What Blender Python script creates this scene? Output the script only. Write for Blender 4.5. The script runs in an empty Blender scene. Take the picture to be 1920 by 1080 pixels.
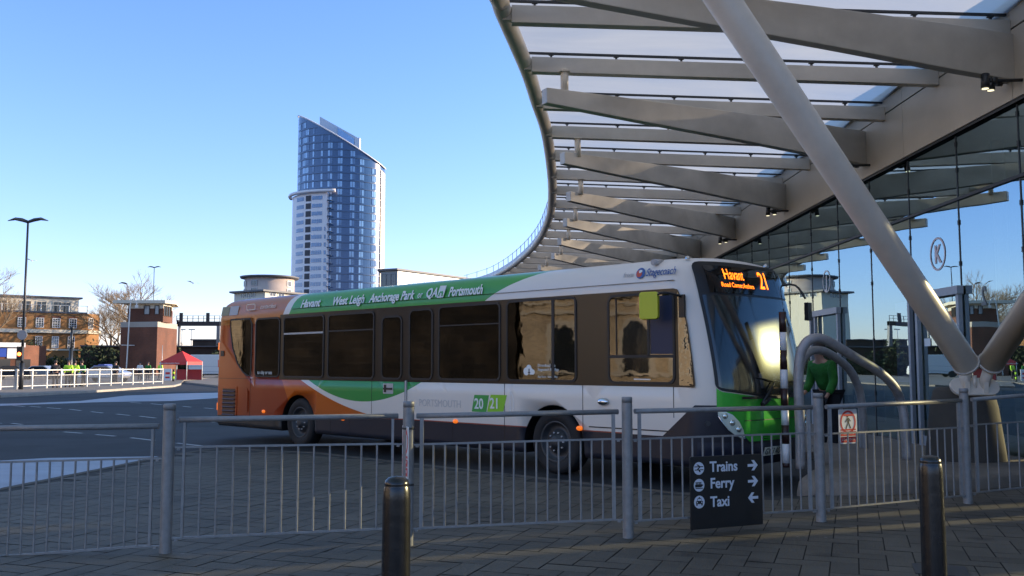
import bpy, bmesh, math, random
from mathutils import Vector, Matrix
R=math.radians
random.seed(11)
S=bpy.context.scene; COL=S.collection
# ---------------------------------------------------------------- camera model (also used to measure the place)
FPX=1750.0; H=1.58; PITCH=math.atan(145/FPX); CP,SP=math.cos(PITCH),math.sin(PITCH)
def ray(x,y):
    u=(x-960)/FPX; v=(540-y)/FPX
    return (u,CP-v*SP,SP+v*CP)
def atY(x,y,Y):
    r=ray(x,y); t=Y/r[1]; return Vector((r[0]*t,r[1]*t,H+r[2]*t))
def ground(x,y,z=0.0):
    r=ray(x,y); t=(z-H)/r[2]; return Vector((r[0]*t,r[1]*t,z))
def onX(x,y,X):
    r=ray(x,y); t=X/r[0]; return Vector((X,r[1]*t,H+r[2]*t))
def Xof(px,Y): return (px-960)*Y/(FPX/CP)
# ---------------------------------------------------------------- materials
def lin(c): return tuple((x/12.92 if x<=.04045 else ((x+.055)/1.055)**2.4) for x in c)
def mat(name,col,rough=.6,metal=0,noise=0.0,nscale=8,bump=0,bscale=60,spec=.5,coat=0,emit=None,estr=0,ior=None,stain=0):
    m=bpy.data.materials.new(name); m.use_nodes=True; nt=m.node_tree; b=nt.nodes['Principled BSDF']
    b.inputs['Base Color'].default_value=(*col,1); b.inputs['Roughness'].default_value=rough; b.inputs['Metallic'].default_value=metal
    b.inputs['Specular IOR Level'].default_value=spec; b.inputs['Coat Weight'].default_value=coat
    b.inputs['Coat Roughness'].default_value=.05
    if ior: b.inputs['IOR'].default_value=ior
    if emit: b.inputs['Emission Color'].default_value=(*emit,1); b.inputs['Emission Strength'].default_value=estr
    tc=nt.nodes.new('ShaderNodeTexCoord')
    if noise:
        n=nt.nodes.new('ShaderNodeTexNoise'); n.inputs['Scale'].default_value=nscale; n.inputs['Detail'].default_value=6; n.inputs['Roughness'].default_value=.65
        nt.links.new(tc.outputs['Object'],n.inputs['Vector'])
        r=nt.nodes.new('ShaderNodeMapRange'); r.inputs[1].default_value=.3; r.inputs[2].default_value=.7; r.inputs[3].default_value=1-noise; r.inputs[4].default_value=1+noise
        nt.links.new(n.outputs['Fac'],r.inputs[0])
        mx=nt.nodes.new('ShaderNodeVectorMath'); mx.operation='SCALE'; mx.inputs[0].default_value=col
        nt.links.new(r.outputs[0],mx.inputs['Scale']); nt.links.new(mx.outputs[0],b.inputs['Base Color'])
        rr=nt.nodes.new('ShaderNodeMapRange'); rr.inputs[3].default_value=max(.02,rough*.8); rr.inputs[4].default_value=min(1,rough*1.2)
        nt.links.new(n.outputs['Fac'],rr.inputs[0]); nt.links.new(rr.outputs[0],b.inputs['Roughness'])
    if bump:
        n2=nt.nodes.new('ShaderNodeTexNoise'); n2.inputs['Scale'].default_value=bscale; n2.inputs['Detail'].default_value=4
        nt.links.new(tc.outputs['Object'],n2.inputs['Vector'])
        bp=nt.nodes.new('ShaderNodeBump'); bp.inputs['Strength'].default_value=bump; bp.inputs['Distance'].default_value=.02
        nt.links.new(n2.outputs['Fac'],bp.inputs['Height']); nt.links.new(bp.outputs[0],b.inputs['Normal'])
    return m
class NX:                                   # tiny expression helper for node maths
    def __init__(s,nt): s.nt=nt
    def m(s,op,a,b=None,c=None,clamp=False):
        n=s.nt.nodes.new('ShaderNodeMath'); n.operation=op; n.use_clamp=clamp
        for i,v in enumerate((a,b,c)):
            if v is None: continue
            if isinstance(v,(int,float)): n.inputs[i].default_value=v
            else: s.nt.links.new(v,n.inputs[i])
        return n.outputs[0]
    def lt(s,a,b): return s.m('LESS_THAN',a,b)
    def gt(s,a,b): return s.m('GREATER_THAN',a,b)
    def AND(s,*a):
        r=a[0]
        for x in a[1:]: r=s.m('MULTIPLY',r,x)
        return r
    def mix(s,f,a,b):
        n=s.nt.nodes.new('ShaderNodeMix'); n.data_type='RGBA'
        for sock,v in ((n.inputs[0],f),(n.inputs[6],a),(n.inputs[7],b)):
            if isinstance(v,tuple): sock.default_value=(*v,1)
            elif isinstance(v,(int,float)): sock.default_value=v
            else: s.nt.links.new(v,sock)
        return n.outputs[2]
M={}
M['asphalt']=mat('asphalt',(.012,.0135,.016),.72,noise=.3,nscale=.7,bump=.35,bscale=45,spec=.35)
def stain(m,scale,lo,hi):
    nt=m.node_tree; b=nt.nodes['Principled BSDF']; l=b.inputs['Base Color'].links[0].from_socket
    tc=nt.nodes.new('ShaderNodeTexCoord'); mp=nt.nodes.new('ShaderNodeMapping'); mp.inputs['Scale'].default_value=(scale*.35,scale,scale); mp.inputs['Rotation'].default_value=(0,0,.5); nt.links.new(tc.outputs['Object'],mp.inputs[0])
    n=nt.nodes.new('ShaderNodeTexNoise'); n.inputs['Scale'].default_value=1; n.inputs['Detail'].default_value=8; n.inputs['Distortion'].default_value=.6; nt.links.new(mp.outputs[0],n.inputs[0])
    r=nt.nodes.new('ShaderNodeMapRange'); r.inputs[1].default_value=.35; r.inputs[2].default_value=.65; r.inputs[3].default_value=lo; r.inputs[4].default_value=hi; nt.links.new(n.outputs['Fac'],r.inputs[0])
    v=nt.nodes.new('ShaderNodeVectorMath'); v.operation='SCALE'; nt.links.new(l,v.inputs[0]); nt.links.new(r.outputs[0],v.inputs['Scale']); nt.links.new(v.outputs[0],b.inputs['Base Color'])
stain(M['asphalt'],.25,.55,1.7)
M['asphalt_sky_sheen']=mat('asphalt_sky_sheen',(.10,.115,.15),.36,noise=.35,nscale=1.1,bump=.12,bscale=20,spec=.5)  # paler and bluer base colour paints in the sky's sheen on the road
stain(M['asphalt_sky_sheen'],1.1,.55,1.35)
M['paint_line']=mat('paint_line',(.38,.38,.38),.6,noise=.45,nscale=5)
M['concrete']=mat('concrete',(.17,.15,.125),.8,noise=.25,nscale=2.2,bump=.3,bscale=40)
M['kerb_dark']=mat('kerb_dark',(.075,.068,.058),.85,noise=.3,nscale=3,bump=.3,bscale=40)
M['kerb']=mat('kerb',(.34,.31,.26),.8,noise=.2,nscale=1.5,bump=.2)
M['joint']=mat('joint',(.025,.024,.022),.95,noise=.3,nscale=3)
M['far_pave']=mat('far_pave',(.17,.15,.13),.8,noise=.25,nscale=.6)
M['galv']=mat('galv',(.235,.235,.235),.5,metal=.25,noise=.15,nscale=14,bump=.12,bscale=90)
M['galv_light']=mat('galv_light',(.33,.32,.32),.5,metal=.2,noise=.2,nscale=10,bump=.12,bscale=90)
M['galv_white']=mat('galv_white',(.7,.68,.62),.5,noise=.1)
M['blackpost']=mat('blackpost',(.008,.008,.009),.26,noise=.25,nscale=9,bump=.05,bscale=18,spec=.55)
M['black']=mat('black',(.008,.008,.009),.45,noise=.3,nscale=10)
M['sign_black']=mat('sign_black',(.006,.006,.007),.5,noise=.3,nscale=5)
M['sign_white']=mat('sign_white',(.62,.66,.74),.5)
M['white']=mat('white',(.72,.72,.72),.45,noise=.06)
M['darkbrown']=mat('darkbrown',(.03,.012,.012),.4)
M['red']=mat('red',(.6,.03,.03),.4,noise=.08)
M['steel_paint']=mat('steel_paint',(.60,.56,.50),.48,noise=.09,nscale=1.3,bump=.06,bscale=30)
stain(M['steel_paint'],1.6,.86,1.06)
M['steel_strut']=mat('steel_strut',(.68,.61,.51),.38,noise=.07,nscale=2.5,spec=.5)
M['fascia']=mat('fascia',(.50,.455,.39),.42,noise=.08,nscale=.9,spec=.5)
M['dark_metal']=mat('dark_metal',(.022,.025,.03),.4,noise=.2)
M['frame_grey']=mat('frame_grey',(.28,.31,.35),.4,metal=.3,noise=.1)
M['rubber']=mat('rubber',(.012,.012,.012),.55,noise=.2)
M['tyre']=mat('tyre',(.014,.013,.013),.8,noise=.3,nscale=12,bump=.3)
M['rim']=mat('rim',(.045,.047,.05),.5,metal=.3,noise=.3,nscale=10)
M['chrome']=mat('chrome',(.6,.62,.63),.15,metal=1)
M['band']=mat('band',(.011,.0095,.0085),.3,noise=.1,spec=.5)
M['busglass']=mat('busglass',(.006,.0055,.005),.03,bump=.035,bscale=1.8,ior=1.65)
M['busglass_front']=mat('busglass_front',(.012,.010,.008),.02,bump=.09,bscale=1.6,ior=1.9)
M['bus_inside']=mat('bus_inside',(.30,.28,.26),.7,noise=.2)
M['seat_cloth']=mat('seat_cloth',(.03,.05,.14),.8,noise=.4,nscale=20)
M['ws']=mat('ws',(.008,.010,.011),.085,bump=.01,bscale=2,ior=1.7,coat=.3)
M['ws'].node_tree.nodes['Principled BSDF'].inputs['Coat Roughness'].default_value=.22
M['ws'].node_tree.nodes['Principled BSDF'].inputs['Coat Tint'].default_value=(.95,1,.95,1)
M['navy']=mat('navy',(.012,.017,.035),.3,noise=.1,coat=.3)
M['green_metal']=mat('green_metal',(.05,.46,.045),.22,metal=.2,coat=.7,noise=.05)
M['green_paint']=mat('green_paint',(.05,.33,.07),.3)
M['lime']=mat('lime',(.25,.55,.04),.3)
M['text_white']=mat('text_white',(.75,.77,.75),.5)
M['text_grey']=mat('text_grey',(.45,.43,.42),.5)
M['text_blue']=mat('text_blue',(.03,.09,.28),.4)
M['text_red']=mat('text_red',(.6,.08,.03),.4)
M['amber']=mat('amber',(.8,.16,.01),.3,emit=(1,.2,.02),estr=.35)
M['led']=mat('led',(.2,.02,0),.5,emit=(1,.17,.01),estr=2.3)
M['hl']=mat('hl',(.62,.70,.60),.2,coat=1)
M['lens']=mat('lens',(.75,.8,.72),.06,metal=.8,coat=1)
M['mirror_yellow']=mat('mirror_yellow',(.5,.52,.02),.4)
M['plate']=mat('plate',(.85,.85,.72),.4)
M['brick']=None
def brickmat(name,c1,c2,mortar,scale,noise=.25):
    m=bpy.data.materials.new(name); m.use_nodes=True; nt=m.node_tree; b=nt.nodes['Principled BSDF']; b.inputs['Roughness'].default_value=.85
    tc=nt.nodes.new('ShaderNodeTexCoord'); sx=nt.nodes.new('ShaderNodeSeparateXYZ'); nt.links.new(tc.outputs['Object'],sx.inputs[0])
    x=NX(nt); h=x.m('ADD',sx.outputs[0],x.m('MULTIPLY',sx.outputs[1],.83))
    cb=nt.nodes.new('ShaderNodeCombineXYZ'); nt.links.new(h,cb.inputs[0]); nt.links.new(sx.outputs[2],cb.inputs[1])
    br=nt.nodes.new('ShaderNodeTexBrick'); br.inputs['Scale'].default_value=scale; br.inputs['Color1'].default_value=(*c1,1); br.inputs['Color2'].default_value=(*c2,1); br.inputs['Mortar'].default_value=(*mortar,1)
    br.inputs['Mortar Size'].default_value=.012; br.inputs['Brick Width'].default_value=.45; br.inputs['Row Height'].default_value=.15
    nt.links.new(cb.outputs[0],br.inputs['Vector'])
    n=nt.nodes.new('ShaderNodeTexNoise'); n.inputs['Scale'].default_value=.5; n.inputs['Detail'].default_value=5; nt.links.new(tc.outputs['Object'],n.inputs['Vector'])
    r=nt.nodes.new('ShaderNodeMapRange'); r.inputs[1].default_value=.3; r.inputs[2].default_value=.7; r.inputs[3].default_value=1-noise; r.inputs[4].default_value=1+noise; nt.links.new(n.outputs['Fac'],r.inputs[0])
    v=nt.nodes.new('ShaderNodeVectorMath'); v.operation='SCALE'; nt.links.new(br.outputs['Color'],v.inputs[0]); nt.links.new(r.outputs[0],v.inputs['Scale']); nt.links.new(v.outputs[0],b.inputs['Base Color'])
    return m
M['brick']=brickmat('brick',(.34,.155,.04),(.27,.115,.03),(.22,.17,.11),2.0)
M['redbrick']=brickmat('redbrick',(.15,.046,.018),(.11,.034,.014),(.10,.08,.07),2.0)
M['darkbrick']=brickmat('darkbrick',(.06,.035,.025),(.045,.03,.02),(.06,.05,.045),2.0)
M['blackbrick']=brickmat('blackbrick',(.030,.022,.014),(.012,.010,.009),(.03,.025,.02),.35,.9)
M['stone']=brickmat('stone',(.62,.50,.33),(.52,.42,.28),(.3,.24,.16),.9)
M['cream']=mat('cream',(.62,.56,.44),.7,noise=.1)
M['pane_dark']=mat('pane_dark',(.02,.025,.03),.08,ior=1.6)
M['pane_light']=mat('pane_light',(.25,.28,.3),.15)
M['bark']=mat('bark',(.12,.085,.055),.9,noise=.2)
M['twig']=mat('twig',(.26,.19,.12),.9)
M['hedge']=mat('hedge',(.035,.05,.02),.9,noise=.5,nscale=1.5)
M['skin']=mat('skin',(.5,.28,.2),.6)
M['hair']=mat('hair',(.03,.02,.015),.7)
M['hivis']=mat('hivis',(.42,.75,.03),.6,noise=.05)
M['greenjk']=mat('greenjk',(.022,.17,.022),.8,noise=.3,nscale=5,bump=1.0,bscale=9)
M['darkcloth']=mat('darkcloth',(.015,.016,.022),.8)
M['silvercar']=mat('silvercar',(.45,.46,.48),.25,metal=.5,coat=.5)
M['bluecar']=mat('bluecar',(.03,.07,.3),.3,coat=.5)
M['vanwhite']=mat('vanwhite',(.58,.58,.56),.35,noise=.05)
M['tent']=mat('tent',(.55,.03,.025),.6,noise=.12,nscale=1.5)
M['tower_white']=mat('tower_white',(.70,.68,.70),.45,noise=.04,nscale=.2)
M['tower_fin']=mat('tower_fin',(.5,.55,.62),.35,noise=.04)
M['tower_dark']=mat('tower_dark',(.035,.095,.22),.18,noise=.15,nscale=.1,ior=1.6)
M['tower_win']=mat('tower_win',(.17,.34,.58),.1,noise=.3,nscale=.25,ior=2.2)
M['tower_win2']=mat('tower_win2',(.06,.14,.30),.1,noise=.3,nscale=.25,ior=1.8)
M['tower_line']=mat('tower_line',(.045,.085,.16),.4)
M['tower_sunlit']=mat('tower_sunlit',(.5,.42,.34),.4)
M['slate']=mat('slate',(.10,.10,.11),.6,noise=.2)
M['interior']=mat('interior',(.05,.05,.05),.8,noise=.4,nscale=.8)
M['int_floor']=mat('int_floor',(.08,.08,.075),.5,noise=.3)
M['blue_sign']=mat('blue_sign',(.02,.06,.35),.4)
M['redlamp']=mat('redlamp',(.5,.02,.01),.4,emit=(1,.12,.02),estr=9)
M['spotlens']=mat('spotlens',(.8,.8,.6),.3,emit=(1,.9,.6),estr=.7)
M['bird']=mat('bird',(.6,.58,.55),.7)
# terminal glass: coated glazing that mirrors the sky and lets a greenish part of the light through
def glassmat(name,refl,tint):
    m=bpy.data.materials.new(name); m.use_nodes=True; nt=m.node_tree; nt.nodes.clear()
    o=nt.nodes.new('ShaderNodeOutputMaterial'); t=nt.nodes.new('ShaderNodeBsdfTransparent'); t.inputs[0].default_value=(*tint,1)
    g=nt.nodes.new('ShaderNodeBsdfGlossy'); g.inputs['Roughness'].default_value=0; g.inputs['Color'].default_value=(.70,.92,1,1)
    n=nt.nodes.new('ShaderNodeTexNoise'); n.inputs['Scale'].default_value=.55; n.inputs['Detail'].default_value=1
    tc=nt.nodes.new('ShaderNodeTexCoord'); nt.links.new(tc.outputs['Object'],n.inputs['Vector'])
    bp=nt.nodes.new('ShaderNodeBump'); bp.inputs['Strength'].default_value=.06; bp.inputs['Distance'].default_value=.05
    nt.links.new(n.outputs['Fac'],bp.inputs['Height']); nt.links.new(bp.outputs[0],g.inputs['Normal'])
    mx=nt.nodes.new('ShaderNodeMixShader'); mx.inputs[0].default_value=refl
    nt.links.new(t.outputs[0],mx.inputs[1]); nt.links.new(g.outputs[0],mx.inputs[2]); nt.links.new(mx.outputs[0],o.inputs[0])
    return m
M['term_glass']=glassmat('term_glass',.50,(.95,1,.74))
def tintglass(name,tint,bump,bs,ior):
    m=bpy.data.materials.new(name); m.use_nodes=True; nt=m.node_tree; nt.nodes.clear()
    o=nt.nodes.new('ShaderNodeOutputMaterial'); t=nt.nodes.new('ShaderNodeBsdfTransparent'); t.inputs[0].default_value=(*tint,1)
    g=nt.nodes.new('ShaderNodeBsdfGlossy'); g.inputs['Roughness'].default_value=.02; n=nt.nodes.new('ShaderNodeTexNoise'); n.inputs['Scale'].default_value=bs; n.inputs['Detail'].default_value=3
    tc=nt.nodes.new('ShaderNodeTexCoord'); nt.links.new(tc.outputs['Object'],n.inputs['Vector'])
    bp=nt.nodes.new('ShaderNodeBump'); bp.inputs['Strength'].default_value=bump; bp.inputs['Distance'].default_value=.02
    nt.links.new(n.outputs['Fac'],bp.inputs['Height']); nt.links.new(bp.outputs[0],g.inputs['Normal'])
    f=nt.nodes.new('ShaderNodeFresnel'); f.inputs[0].default_value=ior
    mx=nt.nodes.new('ShaderNodeMixShader'); nt.links.new(f.outputs[0],mx.inputs[0])
    nt.links.new(t.outputs[0],mx.inputs[1]); nt.links.new(g.outputs[0],mx.inputs[2]); nt.links.new(mx.outputs[0],o.inputs[0]); return m
M['busglass']=tintglass('busglass',(.46,.43,.39),.035,1.8,1.65)
M['busglass_front']=tintglass('busglass_front',(.40,.37,.33),.09,1.6,1.68)
def dimglass():
    m=bpy.data.materials.new('dim_glass'); m.use_nodes=True; nt=m.node_tree; nt.nodes.clear()
    o=nt.nodes.new('ShaderNodeOutputMaterial'); t=nt.nodes.new('ShaderNodeBsdfTransparent'); t.inputs[0].default_value=(.30,.33,.27,1); nt.links.new(t.outputs[0],o.inputs[0]); return m
M['dim_glass']=dimglass()
def roofmat():
    m=bpy.data.materials.new('roof_glazing'); m.use_nodes=True; nt=m.node_tree; nt.nodes.clear()
    o=nt.nodes.new('ShaderNodeOutputMaterial'); t=nt.nodes.new('ShaderNodeBsdfTransparent'); t.inputs[0].default_value=(1,.96,.88,1)
    tr=nt.nodes.new('ShaderNodeBsdfTranslucent'); df=nt.nodes.new('ShaderNodeBsdfDiffuse')
    tc=nt.nodes.new('ShaderNodeTexCoord'); mp=nt.nodes.new('ShaderNodeMapping'); mp.inputs['Scale'].default_value=(.35,1.1,1); nt.links.new(tc.outputs['Object'],mp.inputs[0])
    n=nt.nodes.new('ShaderNodeTexNoise'); n.inputs['Scale'].default_value=.9; n.inputs['Detail'].default_value=7; n.inputs['Distortion'].default_value=.5; nt.links.new(mp.outputs[0],n.inputs['Vector'])
    x=NX(nt); c=x.mix(n.outputs['Fac'],(.38,.40,.43),(.78,.77,.75)); nt.links.new(c,tr.inputs[0]); nt.links.new(c,df.inputs[0])
    r=nt.nodes.new('ShaderNodeMapRange'); r.inputs[1].default_value=.3; r.inputs[2].default_value=.7; r.inputs[3].default_value=.84; r.inputs[4].default_value=.98; nt.links.new(n.outputs['Fac'],r.inputs[0])
    a=nt.nodes.new('ShaderNodeMixShader'); a.inputs[0].default_value=.25; nt.links.new(tr.outputs[0],a.inputs[1]); nt.links.new(df.outputs[0],a.inputs[2])
    b=nt.nodes.new('ShaderNodeMixShader'); nt.links.new(r.outputs[0],b.inputs[0]); nt.links.new(t.outputs[0],b.inputs[1]); nt.links.new(a.outputs[0],b.inputs[2]); nt.links.new(b.outputs[0],o.inputs[0])
    return m
M['roof_glazing']=roofmat()
def pavermat():
    m=bpy.data.materials.new('paver'); m.use_nodes=True; nt=m.node_tree; b=nt.nodes['Principled BSDF']
    g=nt.nodes.new('ShaderNodeNewGeometry'); x=NX(nt)
    tc=nt.nodes.new('ShaderNodeTexCoord'); n=nt.nodes.new('ShaderNodeTexNoise'); n.inputs['Scale'].default_value=70; n.inputs['Detail'].default_value=5; nt.links.new(tc.outputs['Object'],n.inputs['Vector'])
    n2=nt.nodes.new('ShaderNodeTexNoise'); n2.inputs['Scale'].default_value=.9; n2.inputs['Detail'].default_value=6; nt.links.new(tc.outputs['Object'],n2.inputs['Vector'])
    f=x.m('ADD',x.m('MULTIPLY',g.outputs['Random Per Island'],.5),x.m('MULTIPLY',n.outputs['Fac'],.5))
    c=x.mix(f,(.056,.049,.038),(.106,.093,.072))
    d=x.m('MULTIPLY_ADD',n2.outputs['Fac'],1.5,.28)
    vo=nt.nodes.new('ShaderNodeTexVoronoi'); vo.inputs['Scale'].default_value=3.2; nt.links.new(tc.outputs['Object'],vo.inputs['Vector'])
    gum=x.lt(vo.outputs['Distance'],.055); spk=nt.nodes.new('ShaderNodeTexVoronoi'); spk.inputs['Scale'].default_value=1.1; nt.links.new(tc.outputs['Object'],spk.inputs['Vector'])
    oil=x.m('MULTIPLY',x.m('SUBTRACT',.16,spk.outputs['Distance']),4.0,clamp=True)
    d=x.m('MULTIPLY',d,x.m('SUBTRACT',1.0,oil)); c=x.mix(x.m('MULTIPLY',gum,.5),c,(.16,.155,.145))
    v=nt.nodes.new('ShaderNodeVectorMath'); v.operation='SCALE'; nt.links.new(c,v.inputs[0]); nt.links.new(d,v.inputs['Scale']); nt.links.new(v.outputs[0],b.inputs['Base Color'])
    b.inputs['Roughness'].default_value=.7
    bp=nt.nodes.new('ShaderNodeBump'); bp.inputs['Strength'].default_value=.35; bp.inputs['Distance'].default_value=.01; nt.links.new(n.outputs['Fac'],bp.inputs['Height']); nt.links.new(bp.outputs[0],b.inputs['Normal'])
    return m
M['paver']=pavermat()
def livery():
    m=bpy.data.materials.new('bus_livery'); m.use_nodes=True; nt=m.node_tree; b=nt.nodes['Principled BSDF']
    tc=nt.nodes.new('ShaderNodeTexCoord'); sp=nt.nodes.new('ShaderNodeSeparateXYZ'); nt.links.new(tc.outputs['Object'],sp.inputs[0])
    X,Y,Z=sp.outputs; x=NX(nt)
    n=nt.nodes.new('ShaderNodeTexNoise'); n.inputs['Scale'].default_value=1.1; n.inputs['Detail'].default_value=5; nt.links.new(tc.outputs['Object'],n.inputs['Vector'])
    white=x.mix(n.outputs['Fac'],(.70,.64,.56),(.78,.72,.64))
    # rear copper and red
    rg=nt.nodes.new('ShaderNodeMapRange'); nt.links.new(X,rg.inputs[0]); rg.inputs[1].default_value=-12.3; rg.inputs[2].default_value=-10.9
    redp=x.mix(x.m('MULTIPLY',rg.outputs[0],x.lt(Z,2.5)),(.50,.085,.008),(.26,.027,.005))
    redp=x.mix(x.m('MULTIPLY',n.outputs['Fac'],.6),redp,(.38,.05,.006))
    copper=(.48,.16,.035); orange=(.50,.10,.004)
    c=white
    # upper: copper, pale gap, green swoosh
    zz=x.m('SUBTRACT',Z,2.56)
    up=x.gt(Z,2.45)
    rb=x.m('ADD',x.m('MULTIPLY_ADD',zz,1.4,-3.91),x.m('MULTIPLY',x.m('MULTIPLY',zz,zz),2.9))
    sl=x.m('MULTIPLY_ADD',zz,.45,-9.5)
    green=x.mix(x.m('MULTIPLY',n.outputs['Fac'],x.gt(Z,2.5)),(.035,.27,.055),(.09,.36,.05))
    c=x.mix(x.AND(up,x.lt(X,rb)),c,green)
    c=x.mix(x.AND(up,x.lt(X,sl)),c,white)
    c=x.mix(x.AND(up,x.lt(X,x.m('SUBTRACT',sl,.22))),c,copper)
    c=x.mix(x.AND(x.gt(Z,2.985),x.lt(X,x.m('SUBTRACT',sl,.22))),c,(.22,.012,.02))
    # lower: orange below the parabola, white swoosh, green lens
    dx=x.m('ADD',X,5.8); f1=x.m('MULTIPLY_ADD',x.m('MULTIPLY',dx,dx),.0634,.64)
    low=x.lt(Z,2.45)
    dl=x.m('ADD',X,7.07); f2=x.m('MULTIPLY_ADD',x.m('MULTIPLY',dl,dl),.131,.93)
    c=x.mix(x.AND(low,x.gt(Z,f2),x.gt(X,-8.9),x.lt(X,-5)),c,(.035,.27,.055))
    c=x.mix(x.AND(low,x.lt(Z,f1),x.lt(X,-5.8)),c,orange)
    c=x.mix(x.AND(low,x.lt(X,-9.05)),c,orange)
    c=x.mix(x.AND(low,x.lt(X,x.m('MULTIPLY_ADD',x.m('SUBTRACT',1.3,Z),.6,-9.7))),c,redp)
    # navy skirt, thin red line
    sk=x.m('MINIMUM',x.m('MULTIPLY_ADD',x.m('ADD',X,5.66),.024,.66),.655)
    sk=x.m('MAXIMUM',sk,x.m('MULTIPLY_ADD',x.m('ADD',X,.5),.85,.655))
    sk=x.m('MINIMUM',sk,1.07)
    c=x.mix(x.AND(x.lt(Z,x.m('ADD',sk,.015)),x.gt(X,-8.5),x.lt(X,-1.)),c,(.35,.06,.03))
    grn=x.mix(x.lt(X,-9.2),(.014,.017,.030),(.035,.033,.032))
    c=x.mix(x.lt(Z,sk),c,grn)
    c=x.mix(x.lt(Z,.29),c,(.01,.01,.01))
    # road dirt low down
    dg=nt.nodes.new('ShaderNodeMapRange'); nt.links.new(Z,dg.inputs[0]); dg.inputs[1].default_value=1.1; dg.inputs[2].default_value=.3
    c=x.mix(x.m('MULTIPLY',x.m('MULTIPLY',dg.outputs[0],.4),n.outputs['Fac']),c,(.07,.06,.05))
    nt.links.new(c,b.inputs['Base Color']); b.inputs['Specular IOR Level'].default_value=.35; b.inputs['Roughness'].default_value=.33; b.inputs['Coat Weight'].default_value=.2; b.inputs['Coat Roughness'].default_value=.08
    n3=nt.nodes.new('ShaderNodeTexNoise'); n3.inputs['Scale'].default_value=1.6; nt.links.new(tc.outputs['Object'],n3.inputs['Vector'])
    bp=nt.nodes.new('ShaderNodeBump'); bp.inputs['Strength'].default_value=.1; bp.inputs['Distance'].default_value=.03; nt.links.new(n3.outputs['Fac'],bp.inputs['Height']); nt.links.new(bp.outputs[0],b.inputs['Normal']); nt.links.new(bp.outputs[0],b.inputs['Coat Normal'])
    return m
M['livery']=livery()
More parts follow.
